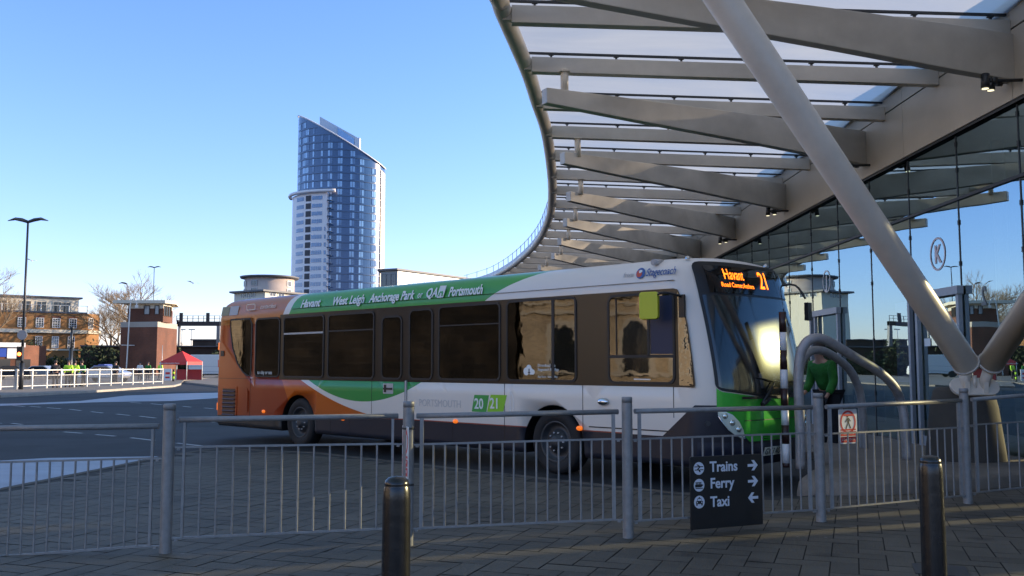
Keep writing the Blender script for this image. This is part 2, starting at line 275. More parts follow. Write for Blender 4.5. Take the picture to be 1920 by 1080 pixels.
# ---------------------------------------------------------------- mesh helpers
class MB:
    def __init__(s): s.v=[]; s.f=[]; s.m=[]; s.mi=0; s.sm=[]; s.smooth=False
    def add(s,vs,fs):
        b=len(s.v); s.v+= [tuple(v) for v in vs]; 
        for f in fs: s.f.append(tuple(b+i for i in f)); s.m.append(s.mi); s.sm.append(s.smooth)
    def box(s,x0,x1,y0,y1,z0,z1,T=None):
        vs=[Vector((x,y,z)) for z in (z0,z1) for y in (y0,y1) for x in (x0,x1)]
        if T is not None: vs=[T@v for v in vs]
        s.add(vs,[(0,2,3,1),(4,5,7,6),(0,1,5,4),(1,3,7,5),(3,2,6,7),(2,0,4,6)])
    def beam(s,a,b,w,h,up=Vector((0,0,1))):
        a=Vector(a);b=Vector(b); d=(b-a).normalized(); r=d.cross(up)
        if r.length<1e-4: r=Vector((1,0,0))
        r.normalize(); u=r.cross(d).normalized(); r*=w/2; u*=h/2
        vs=[p+sx*r+sy*u for p in (a,b) for sx,sy in ((-1,-1),(1,-1),(1,1),(-1,1))]
        s.add(vs,[(3,2,1,0),(4,5,6,7),(0,1,5,4),(1,2,6,5),(2,3,7,6),(3,0,4,7)])
    def tube(s,pts,r,n=12,cap=True):
        pts=[Vector(p) for p in pts]; rs=r if isinstance(r,(list,tuple)) else [r]*len(pts)
        rings=[]; prev=None
        for i,p in enumerate(pts):
            if i==0: d=pts[1]-p
            elif i==len(pts)-1: d=p-pts[-2]
            else: d=(pts[i+1]-p).normalized()+(p-pts[i-1]).normalized()
            d.normalize()
            if prev is None:
                u=d.cross(Vector((0,0,1))); 
                if u.length<1e-3: u=d.cross(Vector((0,1,0)))
                u.normalize()
            else:
                u=prev-d*prev.dot(d); u.normalize()
            prev=u; w=d.cross(u)
            rings.append([p+(u*math.cos(2*math.pi*k/n)+w*math.sin(2*math.pi*k/n))*rs[i] for k in range(n)])
        vs=[v for r_ in rings for v in r_]; fs=[]
        for i in range(len(pts)-1):
            for k in range(n): fs.append((i*n+k,i*n+(k+1)%n,(i+1)*n+(k+1)%n,(i+1)*n+k))
        s.smooth=True; s.add(vs,fs); s.smooth=False
        if cap:
            b=len(s.v)-len(vs)
            s.f.append(tuple(b+k for k in range(n))[::-1]); s.m.append(s.mi); s.sm.append(False)
            s.f.append(tuple(b+(len(pts)-1)*n+k for k in range(n))); s.m.append(s.mi); s.sm.append(False)
    def lathe(s,prof,T=None,n=24):                 # profile (r,z) about local z
        vs=[];fs=[]
        for r,z in prof:
            for k in range(n):
                a=2*math.pi*k/n; v=Vector((r*math.cos(a),r*math.sin(a),z)); vs.append(T@v if T is not None else v)
        for i in range(len(prof)-1):
            for k in range(n): fs.append((i*n+k,i*n+(k+1)%n,(i+1)*n+(k+1)%n,(i+1)*n+k))
        s.smooth=True; s.add(vs,fs); s.smooth=False
    def prism(s,poly,T,d):                          # 2D polygon in local xy extruded 0..d along local z
        n=len(poly); vs=[T@Vector((x,y,0)) for x,y in poly]+[T@Vector((x,y,d)) for x,y in poly]
        s.add(vs,[tuple(range(n))[::-1],tuple(range(n,2*n))]+[(i,(i+1)%n,n+(i+1)%n,n+i) for i in range(n)])
    def ring(s,o,i,T,d):                            # frame between outer and inner loops
        n=len(o); vs=[T@Vector((x,y,z)) for z in (0,d) for L in (o,i) for x,y in L]; fs=[]
        for k in range(n):
            j=(k+1)%n
            fs+=[(2*n+k,2*n+j,3*n+j,3*n+k),(k,n+k,n+j,j),(k,j,2*n+j,2*n+k),(n+k,3*n+k,3*n+j,n+j)]
        s.add(vs,fs)
    def build(s,name,mats,parent=None,bevel=0):
        me=bpy.data.meshes.new(name); me.from_pydata(s.v,[],s.f)
        for m in (mats if isinstance(mats,(list,tuple)) else [mats]): me.materials.append(m)
        me.polygons.foreach_set('material_index',s.m); me.polygons.foreach_set('use_smooth',s.sm); me.update()
        bm=bmesh.new(); bm.from_mesh(me); bmesh.ops.recalc_face_normals(bm,faces=bm.faces); bm.to_mesh(me); bm.free()
        o=bpy.data.objects.new(name,me); COL.objects.link(o)
        if parent: o.parent=parent
        if bevel:
            md=o.modifiers.new('bevel','BEVEL'); md.width=bevel; md.segments=2; md.limit_method='ANGLE'
        return o
def tag(o,label,cat,group=None):
    o['label']=label; o['category']=cat
    if group: o['group']=group
    return o
def thing(name,label,cat,loc=(0,0,0),rz=0,group=None):
    o=bpy.data.objects.new(name,None); COL.objects.link(o); o.location=loc; o.rotation_euler=(0,0,rz); o.empty_display_size=.2
    return tag(o,label,cat,group)
def struct(o): o['kind']='structure'; return o
def T3(o,ax,ay): # frame: local x->ax, local y->ay, z = ax x ay
    ax=Vector(ax).normalized(); ay=Vector(ay).normalized(); az=ax.cross(ay)
    m=Matrix((( ax.x,ay.x,az.x,o[0]),(ax.y,ay.y,az.y,o[1]),(ax.z,ay.z,az.z,o[2]),(0,0,0,1))); return m
def rrect(x0,x1,y0,y1,r,n=5):
    P=[]
    for cx,cy,a0 in ((x1-r,y0+r,-90),(x1-r,y1-r,0),(x0+r,y1-r,90),(x0+r,y0+r,180)):
        for k in range(n+1):
            a=R(a0+90*k/n); P.append((cx+r*math.cos(a),cy+r*math.sin(a)))
    return P
def circ(cx,cy,r,n=24,ry=None):
    ry=ry or r; return [(cx+r*math.cos(2*math.pi*k/n),cy+ry*math.sin(2*math.pi*k/n)) for k in range(n)]
def text_geo(s,size,sx=1.0,ext=.002,align='LEFT',bold=0,shear=0):
    cu=bpy.data.curves.new('t','FONT'); cu.body=s; cu.size=size; cu.extrude=ext; cu.align_x=align; cu.offset=bold; cu.shear=shear; cu.resolution_u=3
    ob=bpy.data.objects.new('t',cu); COL.objects.link(ob)
    dg=bpy.context.evaluated_depsgraph_get(); me=ob.evaluated_get(dg).to_mesh()
    vs=[Vector((v.co.x*sx,v.co.y,v.co.z)) for v in me.vertices]; fs=[tuple(p.vertices) for p in me.polygons]
    ob.evaluated_get(dg).to_mesh_clear(); bpy.data.objects.remove(ob); bpy.data.curves.remove(cu)
    return vs,fs
def add_text(mb,s,size,T,**k):
    vs,fs=text_geo(s,size,**k); mb.add([T@v for v in vs],fs)
def copy_tree(o,parent=None):
    c=o.copy(); COL.objects.link(c); c.parent=parent
    for ch in list(o.children): copy_tree(ch,c)
    return c
def skin_mesh(name,verts,edges,radii,m,parent,levels=2):
    me=bpy.data.meshes.new(name); me.from_pydata(verts,edges,[]); o=bpy.data.objects.new(name,me); COL.objects.link(o)
    sk=o.modifiers.new('skin','SKIN'); sk.use_smooth_shade=True; ss=o.modifiers.new('sub','SUBSURF'); ss.levels=levels; ss.render_levels=levels
    for i,r in enumerate(radii):
        rr=r if isinstance(r,tuple) else (r,r)
        me.skin_vertices[0].data[i].radius=rr; me.skin_vertices[0].data[i].use_root=(i==0)
    dg=bpy.context.evaluated_depsgraph_get(); nm=bpy.data.meshes.new_from_object(o.evaluated_get(dg)); bpy.data.objects.remove(o)
    nm.materials.clear(); nm.materials.append(m); nm.name=name
    for p in nm.polygons: p.use_smooth=True
    o2=bpy.data.objects.new(name,nm); COL.objects.link(o2); o2.parent=parent; return o2
# ---------------------------------------------------------------- world, sun, camera
AZ=Vector((.945,.327)); SEL=R(11.0); SUN=Vector((AZ.x*math.cos(SEL),AZ.y*math.cos(SEL),math.sin(SEL))).normalized()
w=bpy.data.worlds.new('World'); S.world=w; w.use_nodes=True; nt=w.node_tree
sky=nt.nodes.new('ShaderNodeTexSky'); sky.sky_type='NISHITA'; sky.sun_disc=False; sky.sun_elevation=SEL; sky.sun_rotation=math.atan2(AZ.x,AZ.y); sky.air_density=1.0; sky.dust_density=.1; sky.ozone_density=2.2
bg=nt.nodes['Background']; bg.inputs[1].default_value=.15
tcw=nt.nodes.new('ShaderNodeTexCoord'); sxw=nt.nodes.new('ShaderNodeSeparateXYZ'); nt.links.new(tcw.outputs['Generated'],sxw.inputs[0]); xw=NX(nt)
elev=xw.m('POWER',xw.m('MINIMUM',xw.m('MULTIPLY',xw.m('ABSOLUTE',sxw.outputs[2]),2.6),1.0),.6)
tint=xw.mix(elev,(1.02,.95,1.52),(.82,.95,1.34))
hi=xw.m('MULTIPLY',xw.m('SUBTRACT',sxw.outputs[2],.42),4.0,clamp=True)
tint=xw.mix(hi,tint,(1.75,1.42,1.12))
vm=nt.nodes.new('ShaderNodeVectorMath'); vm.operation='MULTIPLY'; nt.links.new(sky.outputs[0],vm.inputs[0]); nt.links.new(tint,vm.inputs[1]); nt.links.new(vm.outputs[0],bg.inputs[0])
sl=bpy.data.lights.new('sun','SUN'); sl.energy=5.0; sl.angle=R(.53); sl.color=(1,.80,.58); so=bpy.data.objects.new('sun',sl); COL.objects.link(so)
so.rotation_euler=(-SUN).to_track_quat('-Z','Y').to_euler()
cam=bpy.data.cameras.new('camera'); cam.sensor_width=36; cam.lens=FPX/1920*36; cam.clip_end=6000; cam.clip_start=.05
co=bpy.data.objects.new('camera',cam); COL.objects.link(co); co.location=(0,0,H); co.rotation_euler=(math.pi/2+PITCH,0,0); S.camera=co
S.view_settings.view_transform='Standard'; S.view_settings.look='None'; S.view_settings.exposure=1.05; S.view_settings.gamma=1
S.cycles.max_bounces=7; S.cycles.transparent_max_bounces=12; S.cycles.glossy_bounces=4; S.cycles.caustics_reflective=False; S.cycles.caustics_refractive=False
S.cycles.use_denoising=True
# ---------------------------------------------------------------- ground, roads
def sheet(name,poly,z,m,thick=0):
    b=MB()
    if thick: b.prism([(p[0],p[1]) for p in poly],T3((0,0,z-thick),(1,0,0),(0,1,0)),thick)
    else: b.add([(p[0],p[1],z) for p in poly],[tuple(range(len(poly)))])
    return struct(b.build(name,m))
b=MB()
N=24
gp=[-3000,-600,-150,-60,-20,20,60,150,600,3000]
gv=[(x,y+0,0) for y in gp for x in gp]; b.add(gv,[(j*10+i,j*10+i+1,(j+1)*10+i+1,(j+1)*10+i) for j in range(9) for i in range(9)])
struct(b.build('road',M['asphalt']))
sheet('sky_sheen_patch',[ground(*p) for p in ((-700,905),(-300,880),(0,864),(90,859),(300,856),(345,856),(420,849),(300,868),(0,930),(-500,1020))],.004,M['asphalt_sky_sheen'])  # road area where reflected sky is painted as lighter colour
sheet('sky_sheen_band',[ground(*p) for p in ((-400,770),(0,761),(80,758),(190,754),(320,752),(430,745),(430,736),(330,738),(235,742),(150,752),(60,756),(-400,764))],.004,M['asphalt_sky_sheen'])
def dash(pts,name='road_marking',wd=.11):
    b=MB()
    for (x0,y0,x1,y1) in pts:
        a=ground(x0,y0); c=ground(x1,y1); d=(c-a).normalized(); n_=Vector((-d.y,d.x,0))*wd/2
        b.add([a-n_+Vector((0,0,.004)),c-n_+Vector((0,0,.004)),c+n_+Vector((0,0,.004)),a+n_+Vector((0,0,.004))],[(0,1,2,3)])
    return struct(b.build(name,M['paint_line']))
dash([(-20,793,3,794),(22,794,42,796),(120,810,154,812.5),(180,815,216,818),(246,821,288,826),(331,831,385,837)],wd=.10)
dash([(24,760.5,46,762.5),(56,762,76,763.5),(88,764.5,114,766.5),(130,767.5,152,770),(171,772,193,774.5),(218,776.5,243,779),(262,780.5,292,784),(332,786,355,788)],wd=.10)
dash([(244,754.5,264,756),(283,757,304,759),(343,762,358,763.5),(383,765,400,766.5),(395,791,402,792)],wd=.11)
PZ=.10
# paved forecourt: base slab with kerb, herringbone pavers laid on it
near=[(-14,-14),(-9,-6),(-7.9,2),(-6.9,7),(-6.2,11.46),(-5.9,14),(-5.75,15.6),(-5.45,16.6),(-5.1,16.95),(-3.28,16.12),(1.33,11.66),(1.95,11.1),(2.6,10.75),(3.3,10.8),(7.6,13),(30,13),(30,-14)]
sheet('forecourt_base',near,PZ-.006,M['joint'],thick=.5)
# kerb stones along the bus lane
def offset_poly(P,d):
    Q=[]
    for i,p in enumerate(P):
        a=Vector(P[max(i-1,0)]); c=Vector(P[min(i+1,len(P)-1)]); t=(c-a).normalized(); Q.append((p[0]+t.y*d,p[1]-t.x*d))
    return Q
kl=near[2:13]; ki=offset_poly(kl,.14)
b=MB()
for i in range(len(kl)-1):
    L=(Vector(kl[i+1])-Vector(kl[i])).length; n=max(1,int(L/.9))
    for k in range(n):
        t0=k/n+.004; t1=(k+1)/n-.004
        q=[Vector(kl[i]).lerp(Vector(kl[i+1]),t0),Vector(kl[i]).lerp(Vector(kl[i+1]),t1),Vector(ki[i]).lerp(Vector(ki[i+1]),t1),Vector(ki[i]).lerp(Vector(ki[i+1]),t0)]
        vs=[(p.x,p.y,-.05) for p in q]+[(p.x,p.y,PZ+.001) for p in q]
        b.add(vs,[(0,1,2,3),(7,6,5,4),(0,4,5,1),(1,5,6,2),(2,6,7,3),(3,7,4,0)])
struct(b.build('kerb_stones',M['kerb_dark'],bevel=.008))
def inpoly(x,y,P):
    c=False
    for i in range(len(P)):
        x1,y1=P[i];x2,y2=P[i-1]
        if (y1>y)!=(y2>y) and x<(x2-x1)*(y-y1)/(y2-y1)+x1: c=not c
    return c
pin=near[:2]+ki+near[13:]
b=MB(); U=.2; g=.005; ca,sa=math.cos(R(-20)),math.sin(R(-20))
rr=random.Random(5)
for i in range(-140,140):
    for j in range(-70,70):
        ox=(i+2*j)*U; oy=(i-2*j)*U
        for (x0,x1,y0,y1) in ((0,2,0,1),(0,1,1,3)):
            cx,cy=ox+(x0+x1)/2*U,oy+(y0+y1)/2*U
            X,Y=cx*ca-cy*sa,cx*sa+cy*ca
            if not(1.5<Y<17.2 and -9<X<8.5 and abs(X)<.62*Y+1.3): continue
            cs=[(ox+x0*U+g,oy+y0*U+g),(ox+x1*U-g,oy+y0*U+g),(ox+x1*U-g,oy+y1*U-g),(ox+x0*U+g,oy+y1*U-g)]
            W=[(p*ca-q*sa,p*sa+q*ca) for p,q in cs]
            if not all(inpoly(p[0],p[1],pin) for p in W): continue
            dz=rr.uniform(-.0015,.0015); tx,ty=rr.uniform(-.004,.004),rr.uniform(-.004,.004)
            b.add([(p,q,PZ+dz+(p-X)*tx+(q-Y)*ty) for p,q in W],[(0,1,2,3)])
struct(b.build('paving',M['paver']))
# raised island in front of the bus and the pavement along the terminal
isl=[(3.35,11.15),(3.55,10.85),(4.0,10.75),(5.1,11.1),(6.4,11.7),(7.3,12.3),(7.5,13.5),(7.5,15.2),(6.0,16.6),(5.2,16.4),(4.75,14.6),(4.3,12.9),(3.7,11.9)]
b=MB()
cen=Vector((5.6,13.3))
rings=[[Vector((p[0],p[1],z)) + Vector(((cen.x-p[0])*k,(cen.y-p[1])*k,0)) for p in isl] for z,k in ((0,0),(.10,.004),(.215,.02),(.25,.05),(.252,.9))]
vs=[v for r_ in rings for v in r_]; n=len(isl)
b.smooth=True; b.add(vs,[(i*n+k,i*n+(k+1)%n,(i+1)*n+(k+1)%n,(i+1)*n+k) for i in range(4) for k in range(n)]); b.add(rings[4],[tuple(range(n))])
struct(b.build('raised_kerb_island',M['concrete']))
b=MB()
for p in ((3.62,11.4,.3),(4.45,10.86,.0),(5.4,11.25,-.3),(6.3,11.66,-.3)):
    b.beam((p[0]-.02,p[1]-.06,.0),(p[0]+.0,p[1]-.03,.235),.012,.04)
sheet('terminal_pavement',[(4.9,16),(7.6,15),(7.6,70),(4.9,70),(4.7,20)],.12,M['far_pave'],thick=.3)
sheet('far_pavement',[ground(-500,748,.12),ground(0,741,.12),ground(160,733,.12),ground(325,722.5,.12),ground(338,719,.12),ground(345,712,.12),(-40,140),(-160,140)],.12,M['far_pave'],thick=.3)
b=MB(); kp=[ground(x,y,.12) for x,y in ((-500,748),(0,741),(160,733),(325,722.5),(338,719))]
for a,c in zip(kp,kp[1:]):
    b.beam(a+Vector((0,-.08,-.06)),c+Vector((0,-.08,-.06)),.2,.14)
struct(b.build('far_kerb',M['kerb']))
sheet('station_pavement',[ground(345,716,.12),ground(420,724,.12),ground(560,723,.12),(-10,150),(-45,150)],.12,M['far_pave'],thick=.3)
# utility cover set in the paving
b=MB(); T=T3((-1.9,5.9,PZ+.003),(.94,-.34,0),(.34,.94,0)); b.prism(rrect(-.3,.3,-.22,.22,.01),T,.004); cv=b.build('utility_cover',M['rim'],bevel=.002); struct(cv)
b=MB(); T=T3((3.1,6.9,PZ+.003),(.94,-.34,0),(.34,.94,0)); b.prism(rrect(-.18,.18,-.18,.18,.01),T,.004); struct(b.build('drain_cover',M['rim'],bevel=.002))
# ---------------------------------------------------------------- near pedestrian railing
posts=[(314,757,310,1037,1),(766,752,764,1023,1),(1175,744,1178,1008,1),(1533,737,1540,978,1),(1806,728,1815,944,1)]
bases=[ground(p[2],p[3],PZ) for p in posts]
tops=[atY(p[0],p[1],bb.y).z for p,bb in zip(posts,bases)]
d0=(bases[0]-bases[1]); left_base=bases[0]+Vector((-1.93,-.15,0)); d1=bases[4]-bases[3]; right_base=bases[4]+Vector((2.15,1.25,0))
allb=[left_base]+bases+[right_base]; allt=[tops[0]-.03]+tops+[tops[4]+.05]
rail=thing('pedestrian_railing','long grey galvanised guard railing with thin upright bars across the paved forecourt','railing',(0,8,PZ))
def kid(o): o.location=Vector(o.location)-Vector(o.parent.location); return o
for bb,tt in zip(allb,allt):
    m=MB(); r=.047
    m.tube([(bb.x,bb.y,0.0),(bb.x,bb.y,tt-.055)],r,20,cap=False); m.tube([(bb.x,bb.y,tt-.055),(bb.x,bb.y,tt-.05)],r*.93,20,cap=False)
    m.tube([(bb.x,bb.y,tt-.05),(bb.x,bb.y,tt-.006),(bb.x,bb.y,tt)],[r,r,r*.9],20)
    kid(m.build('post',M['galv'],rail))
# panels: (x0,x1) px of the top rail with y left/right; mid rail y; bottom rail y
pan=[(-150,808,298,799, 868,859,1047,1023, 13),(336,787,747,780, 838,832,1008,990.5,12),(781,780,1159,772, 833,823,990,974,16),(1190,771,1522,764, 823,812,976,957,16),(1549,763,1801,751, 813,802,953,931,15),(1822,749,2100,728, 796,780,923,897,14)]
def lerp(a,b,t): return a+(b-a)*t
for k,(x0,ya,x1,yb,ma,mb_,ba,bb_,nb) in enumerate(pan):
    A,B=allb[k],allb[k+1]
    def P(px,py):
        # intersect with vertical plane through A,B
        r_=ray(px,py); n_=Vector((B.y-A.y,-(B.x-A.x))); t=(A.x*n_.x+A.y*n_.y)/(r_[0]*n_.x+r_[1]*n_.y); return Vector((r_[0]*t,r_[1]*t,H+r_[2]*t))
    if k==0: x0=-60
    a,c=P(x0,ya if k else 804),P(x1,yb); 
    me=MB(); me.tube([a,c],.0225,16); o=me.build('top_rail',M['galv'],rail); kid(o)
    f=MB()
    dirv=(c-a); ins=.045
    e0=a.lerp(c,ins/dirv.length); e1=a.lerp(c,1-ins/dirv.length)
    mz0,mz1=P(x0+10,ma).z,P(x1-10,mb_).z; bz0,bz1=P(x0+10,ba).z,P(x1-10,bb_).z
    pr=.012
    for e,mz,bz in ((e0,mz0,bz0),(e1,mz1,bz1)):
        f.beam((e.x,e.y,bz),(e.x,e.y,e.z),.03 if k>1 else .02,.03 if k>1 else .02,up=Vector((0,1,0)))
    f.beam((e0.x,e0.y,mz0),(e1.x,e1.y,mz1),.014,.016); f.beam((e0.x,e0.y,bz0),(e1.x,e1.y,bz1),.014,.016)
    for j in range(1,nb+1):
        t=j/(nb+1); px=e0.lerp(e1,t); f.tube([(px.x,px.y,lerp(bz0,bz1,t)),(px.x,px.y,lerp(mz0,mz1,t))],.0085,8,cap=False)
    # brackets to the posts
    for e,pp,mz,bz in ((e0,A,mz0,bz0),(e1,B,mz1,bz1)):
        for z in (mz,bz):
            f.beam((e.x,e.y,z-.004),(lerp(e.x,pp.x,.75),lerp(e.y,pp.y,.75),z-.004),.02,.012)
            q=lerp(e.x,pp.x,.35),lerp(e.y,pp.y,.35); f.box(q[0]-.012,q[0]+.012,q[1]-.012,q[1]+.012,z-.024,z-.011)
    kid(f.build('bar_panel',M['galv'],rail))
# bollards
def bollard(px,py,Y,label):
    p=atY(px,py,Y); r=.058; hgt=p.z-PZ
    m=MB(); m.lathe([(r*1.12,0),(r*1.10,.03),(r*1.03,hgt-.10),(r*1.0,hgt-.065),(r*.93,hgt-.045),(r*.9,hgt-.04),(r*.93,hgt-.035),(r*.86,hgt-.02),(r*.6,hgt-.006),(0,hgt)],n=36)
    return tag(m.build('bollard',M['blackpost']),label,'bollard','black bollards at the front of the forecourt')
o=bollard(743,892,4.07,'scuffed shiny black bollard in front of the railing post carrying the edge-on sign'); q=ground(743,892+0,0); p=atY(744,892,4.07); o.location=(p.x,4.07,PZ)
o=bollard(1745,853,5.0,'tall black bollard standing right of the black direction sign'); p=atY(1744,853,5.0); o.location=(p.x,5.0,PZ)
# direction sign board
P3,P4=allb[3],allb[4]
sd=(P4-P3).normalized(); sdir=Vector((sd.x,sd.y,0)).normalized(); nrm=Vector((sdir.y,-sdir.x,0))
def onfence(px,py,A=P3,B=P4,off=.05):
    n_=Vector((B.y-A.y,-(B.x-A.x),0)).normalized(); A2=Vector((A.x,A.y,0))+Vector((n_.x,n_.y,0))*off
    r_=ray(px,py); t=(A2.x*n_.x+A2.y*n_.y)/(r_[0]*n_.x+r_[1]*n_.y); return Vector((r_[0]*t,r_[1]*t,H+r_[2]*t))
c0=onfence(1296,994); c1=onfence(1431,987); c2=onfence(1296,857)
wS=(Vector((c1.x,c1.y,0))-Vector((c0.x,c0.y,0))).length; hS=c2.z-c0.z
sg=thing('direction_sign','black rectangular sign reading Trains, Ferry and Taxi with white arrows','sign',(c0.x,c0.y,c0.z-.02))
TS=T3((0,0,0),sdir,(0,0,1))
m=MB(); m.prism(rrect(0,wS,.02,hS+.02,.012),T3(-nrm*.016,sdir,(0,0,1)),.016); m.build('board',M['sign_black'],sg,bevel=.002)
def sT(u,v,off=.0012): return T3((0,0,.02),sdir,(0,0,1))@Matrix.Translation((u*wS,v*hS,off))
for s_,v,sz in (('Trains',.785,.125),('Ferry',.555,.125),('Taxi',.30,.125)):
    tx=MB(); add_text(tx,s_,.128,sT(.265,v),sx=.93,ext=.0008,bold=.003); tx.build('lettering',M['sign_white'],sg)
for v,dr in ((.845,1),(.62,1),(.388,-1)):
    ar=MB()
    T=sT(.865,v)@Matrix.Scale(dr,4,(1,0,0)); k=.055
    ar.add([T@Vector((x*k,y*k,0)) for x,y in ((-1,-.22),(.22,-.22),(-.25,-.85),(.3,-.85),(1.05,0),(.3,.85),(-.25,.85),(.22,.22),(-1,.22))],[tuple(range(9))])
    ar.build('arrow_symbol',M['sign_white'],sg)
def poly(mb,T,P,z=.0012): mb.add([T@Vector((x*.056,y*.056,z)) for x,y in P],[tuple(range(len(P)))])
ICON=[(.838,[[(-.85,.2),(.8,.2),(.8,.34),(-.85,.34)],[(-.8,-.3),(.85,-.3),(.85,-.16),(-.8,-.16)],[(-.5,.62),(-.15,.62),(.3,.3),(.05,.22)],[(-.3,-.05),(.05,.22),(.3,.2),(-.02,-.1),(-.1,-.18),(-.35,-.16)],[(-.1,-.3),(.15,-.2),(.35,-.55),(.1,-.6)]],[]),
 (.606,[[(-.75,-.32),(.4,-.32),(.85,.05),(-.8,.05)],[(-.7,-.55),(.7,-.55),(.7,-.42),(-.7,-.42)],[(-.7,.38),(.45,.38),(.45,.48),(-.7,.48)],[(-.7,.05),(.7,.05),(.6,.14),(-.7,.14)]]+[[(-.62+i*.28,.14),(-.45+i*.28,.14),(-.45+i*.28,.38),(-.62+i*.28,.38)] for i in range(4)],[]),
 (.375,[[(-.62,-.3),(.62,-.3),(.66,.1),(.5,.15),(-.5,.15),(-.66,.1)],[(-.5,.15),(.5,.15),(.34,.6),(-.34,.6)],[(-.15,.6),(.15,.6),(.1,.78),(-.1,.78)],[(-.6,-.55),(-.35,-.55),(-.35,-.28),(-.6,-.28)],[(.35,-.55),(.6,-.55),(.6,-.28),(.35,-.28)]],[[(-.4,.2),(.4,.2),(.28,.5),(-.28,.5)],circ(-.42,-.05,.11,10),circ(.42,-.05,.11,10)])]
for v,dark,light in ICON:
    T=sT(.115,v); ic=MB(); ic.add([T@Vector((x,y,0)) for x,y in circ(0,0,.056,32)],[tuple(range(32))]); io=ic.build('icon_disc',M['sign_white'],sg)
    bk=MB()
    for P in dark: poly(bk,T,P)
    bk.mi=1
    for P in light: poly(bk,T,P,.0024)
    bk.build('icon_symbol',[M['sign_black'],M['sign_white']],io)
# no-pedestrian signs
def nopeds(loc,ax,w_,h_,label):
    s=thing('no_pedestrian_sign',label,'sign',loc,0,'red and white no pedestrian signs on the railing'); ax=Vector(ax).normalized(); T=T3((0,0,0),ax,(0,0,1))
    m=MB(); m.prism(rrect(0,w_,0,h_,.008),T@Matrix.Translation((0,0,-.004)),.004); m.build('plate',M['white'],s)
    m=MB(); cx,cy,rd=w_/2,h_-w_*.47,w_*.43; T2=T@Matrix.Translation((0,0,.001)); m.ring(circ(cx,cy,rd,28),circ(cx,cy,rd*.82,28),T2,.0008)
    k=rd*.09; m.add([T2@Vector((cx+sx_*rd*.6+dx_,cy-sx_*-1*rd*.6*-1+dy_,.0016)) for sx_,dx_,dy_ in ((-1,-k,k),(-1,k,-k))]+[T2@Vector((cx+rd*.6+k,cy+rd*.6-k,.0016)),T2@Vector((cx+rd*.6-k,cy+rd*.6+k,.0016))],[(0,1,2,3)])
    for y0,y1 in ((.04,.20),(.225,.36),(.385,.43)):
        m.prism([(w_*.08,h_*y0),(w_*.92,h_*y0),(w_*.92,h_*(y1)),(w_*.08,h_*(y1))],T2,.0008)
    m.build('red_marking',M['red'],s)
    m=MB(); q=lambda P:m.add([T2@Vector((cx+x*rd,cy+y*rd,.0008)) for x,y in P],[tuple(range(len(P)))])
    q(circ(-.05,.5,.12,10)); q([(-.12,.36),(.12,.36),(.14,-.08),(-.1,-.1)]); q([(-.1,-.1),(.02,-.12),(-.22,-.6),(-.36,-.58)]); q([(0,-.1),(.14,-.08),(.38,-.52),(.24,-.58)]); q([(-.12,.34),(-.4,.02),(-.3,-.04),(-.1,.2)]); q([(.12,.34),(.36,.1),(.28,.02),(.1,.2)])
    m.build('walking_figure',M['black'],s)
    for v in (.31,.125):
        tw=MB(); add_text(tw,'DO NOT ENTER' if v<.3 else 'PEDESTRIANS',w_*.12,T@Matrix.Translation((w_/2,h_*v-w_*.04,.0028)),sx=.8,ext=.0003,align='CENTER')
        tw.build('lettering',M['text_white'],s)
    return s
q0=onfence(1574,833,allb[4],allb[5],-.06); q1=onfence(1608,831,allb[4],allb[5],-.06); q2=onfence(1574,768,allb[4],allb[5],-.06)
fd=(allb[5]-allb[4]).normalized()
nopeds(q0,(fd.x,fd.y,0),(q1-q0).length,q2.z-q0.z,'red and white no pedestrian sign facing the camera between bars right of the bus')
q=allb[2]; s2=nopeds((q.x-.065,q.y+.12,atY(752,895,q.y).z),Vector((.30,-.95,0)),.26,.42,'red and white no pedestrian sign seen nearly edge-on behind the left bollard')
m=MB()
for z in (atY(760,803,q.y).z,atY(760,908,q.y).z): m.lathe([(.049,-.008),(.051,-.008),(.051,.008),(.049,.008)],Matrix.Translation((q.x,q.y,z)),24)
kid(m.build('clamp_band',M['rim'],rail))
# ---------------------------------------------------------------- hoop guards, banded pole
def smooth_path(P,n=6):
    out=[]; P=[Vector(p) for p in P]
    for i in range(len(P)-1):
        p0=P[max(i-1,0)];p1=P[i];p2=P[i+1];p3=P[min(i+2,len(P)-1)]
        for k in range(n):
            t=k/n; out.append(.5*((2*p1)+(-p0+p2)*t+(2*p0-5*p1+4*p2-p3)*t*t+(-p0+3*p1-3*p2+p3)*t**3))
    out.append(P[-1]); return out
def hoop(pts,r,label):
    m=MB(); m.tube(smooth_path(pts),r,18); o=m.build('hoop_barrier',M['galv_light']); return tag(o,label,'barrier','bent tube hoop barriers in front of the terminal')
hY0,hY1=12.3,13.4
hp=[(1501,880,hY0),(1500,800,hY0),(1497,720,hY0),(1500,668,hY0),(1513,641,12.3),(1533,634,12.34),(1555,641,12.42),(1600,668,12.65),(1645,695,12.95),(1674,722,13.2),(1688,750,hY1),(1696,790,hY1),(1701,868,hY1)]
def fix(L,z0=.24):
    P=[atY(*p) for p in L]; P[0].z=z0; P[-1].z=z0; return P
hoop(fix(hp),.064,'nearer large bent grey tube hoop standing beside the banded pole')
hp2=[(1497,850,14.4),(1497,760,14.4),(1500,690,14.4),(1515,662,14.5),(1538,657,14.7),(1563,668,14.9),(1590,690,15.1),(1607,720,15.25),(1616,760,15.3),(1620,838,15.3)]
hoop(fix(hp2,.2),.066,'farther bent grey tube hoop with green glints behind the first hoop')
bp_=ground(1474,876,.25); pole=thing('banded_pole','slim black and white banded pole in front of the bus nose','pole',(bp_.x,bp_.y,.25))
zz=[atY(1474,y,bp_.y).z for y in (876,868,832,797,767,728,693,657,623,585)]
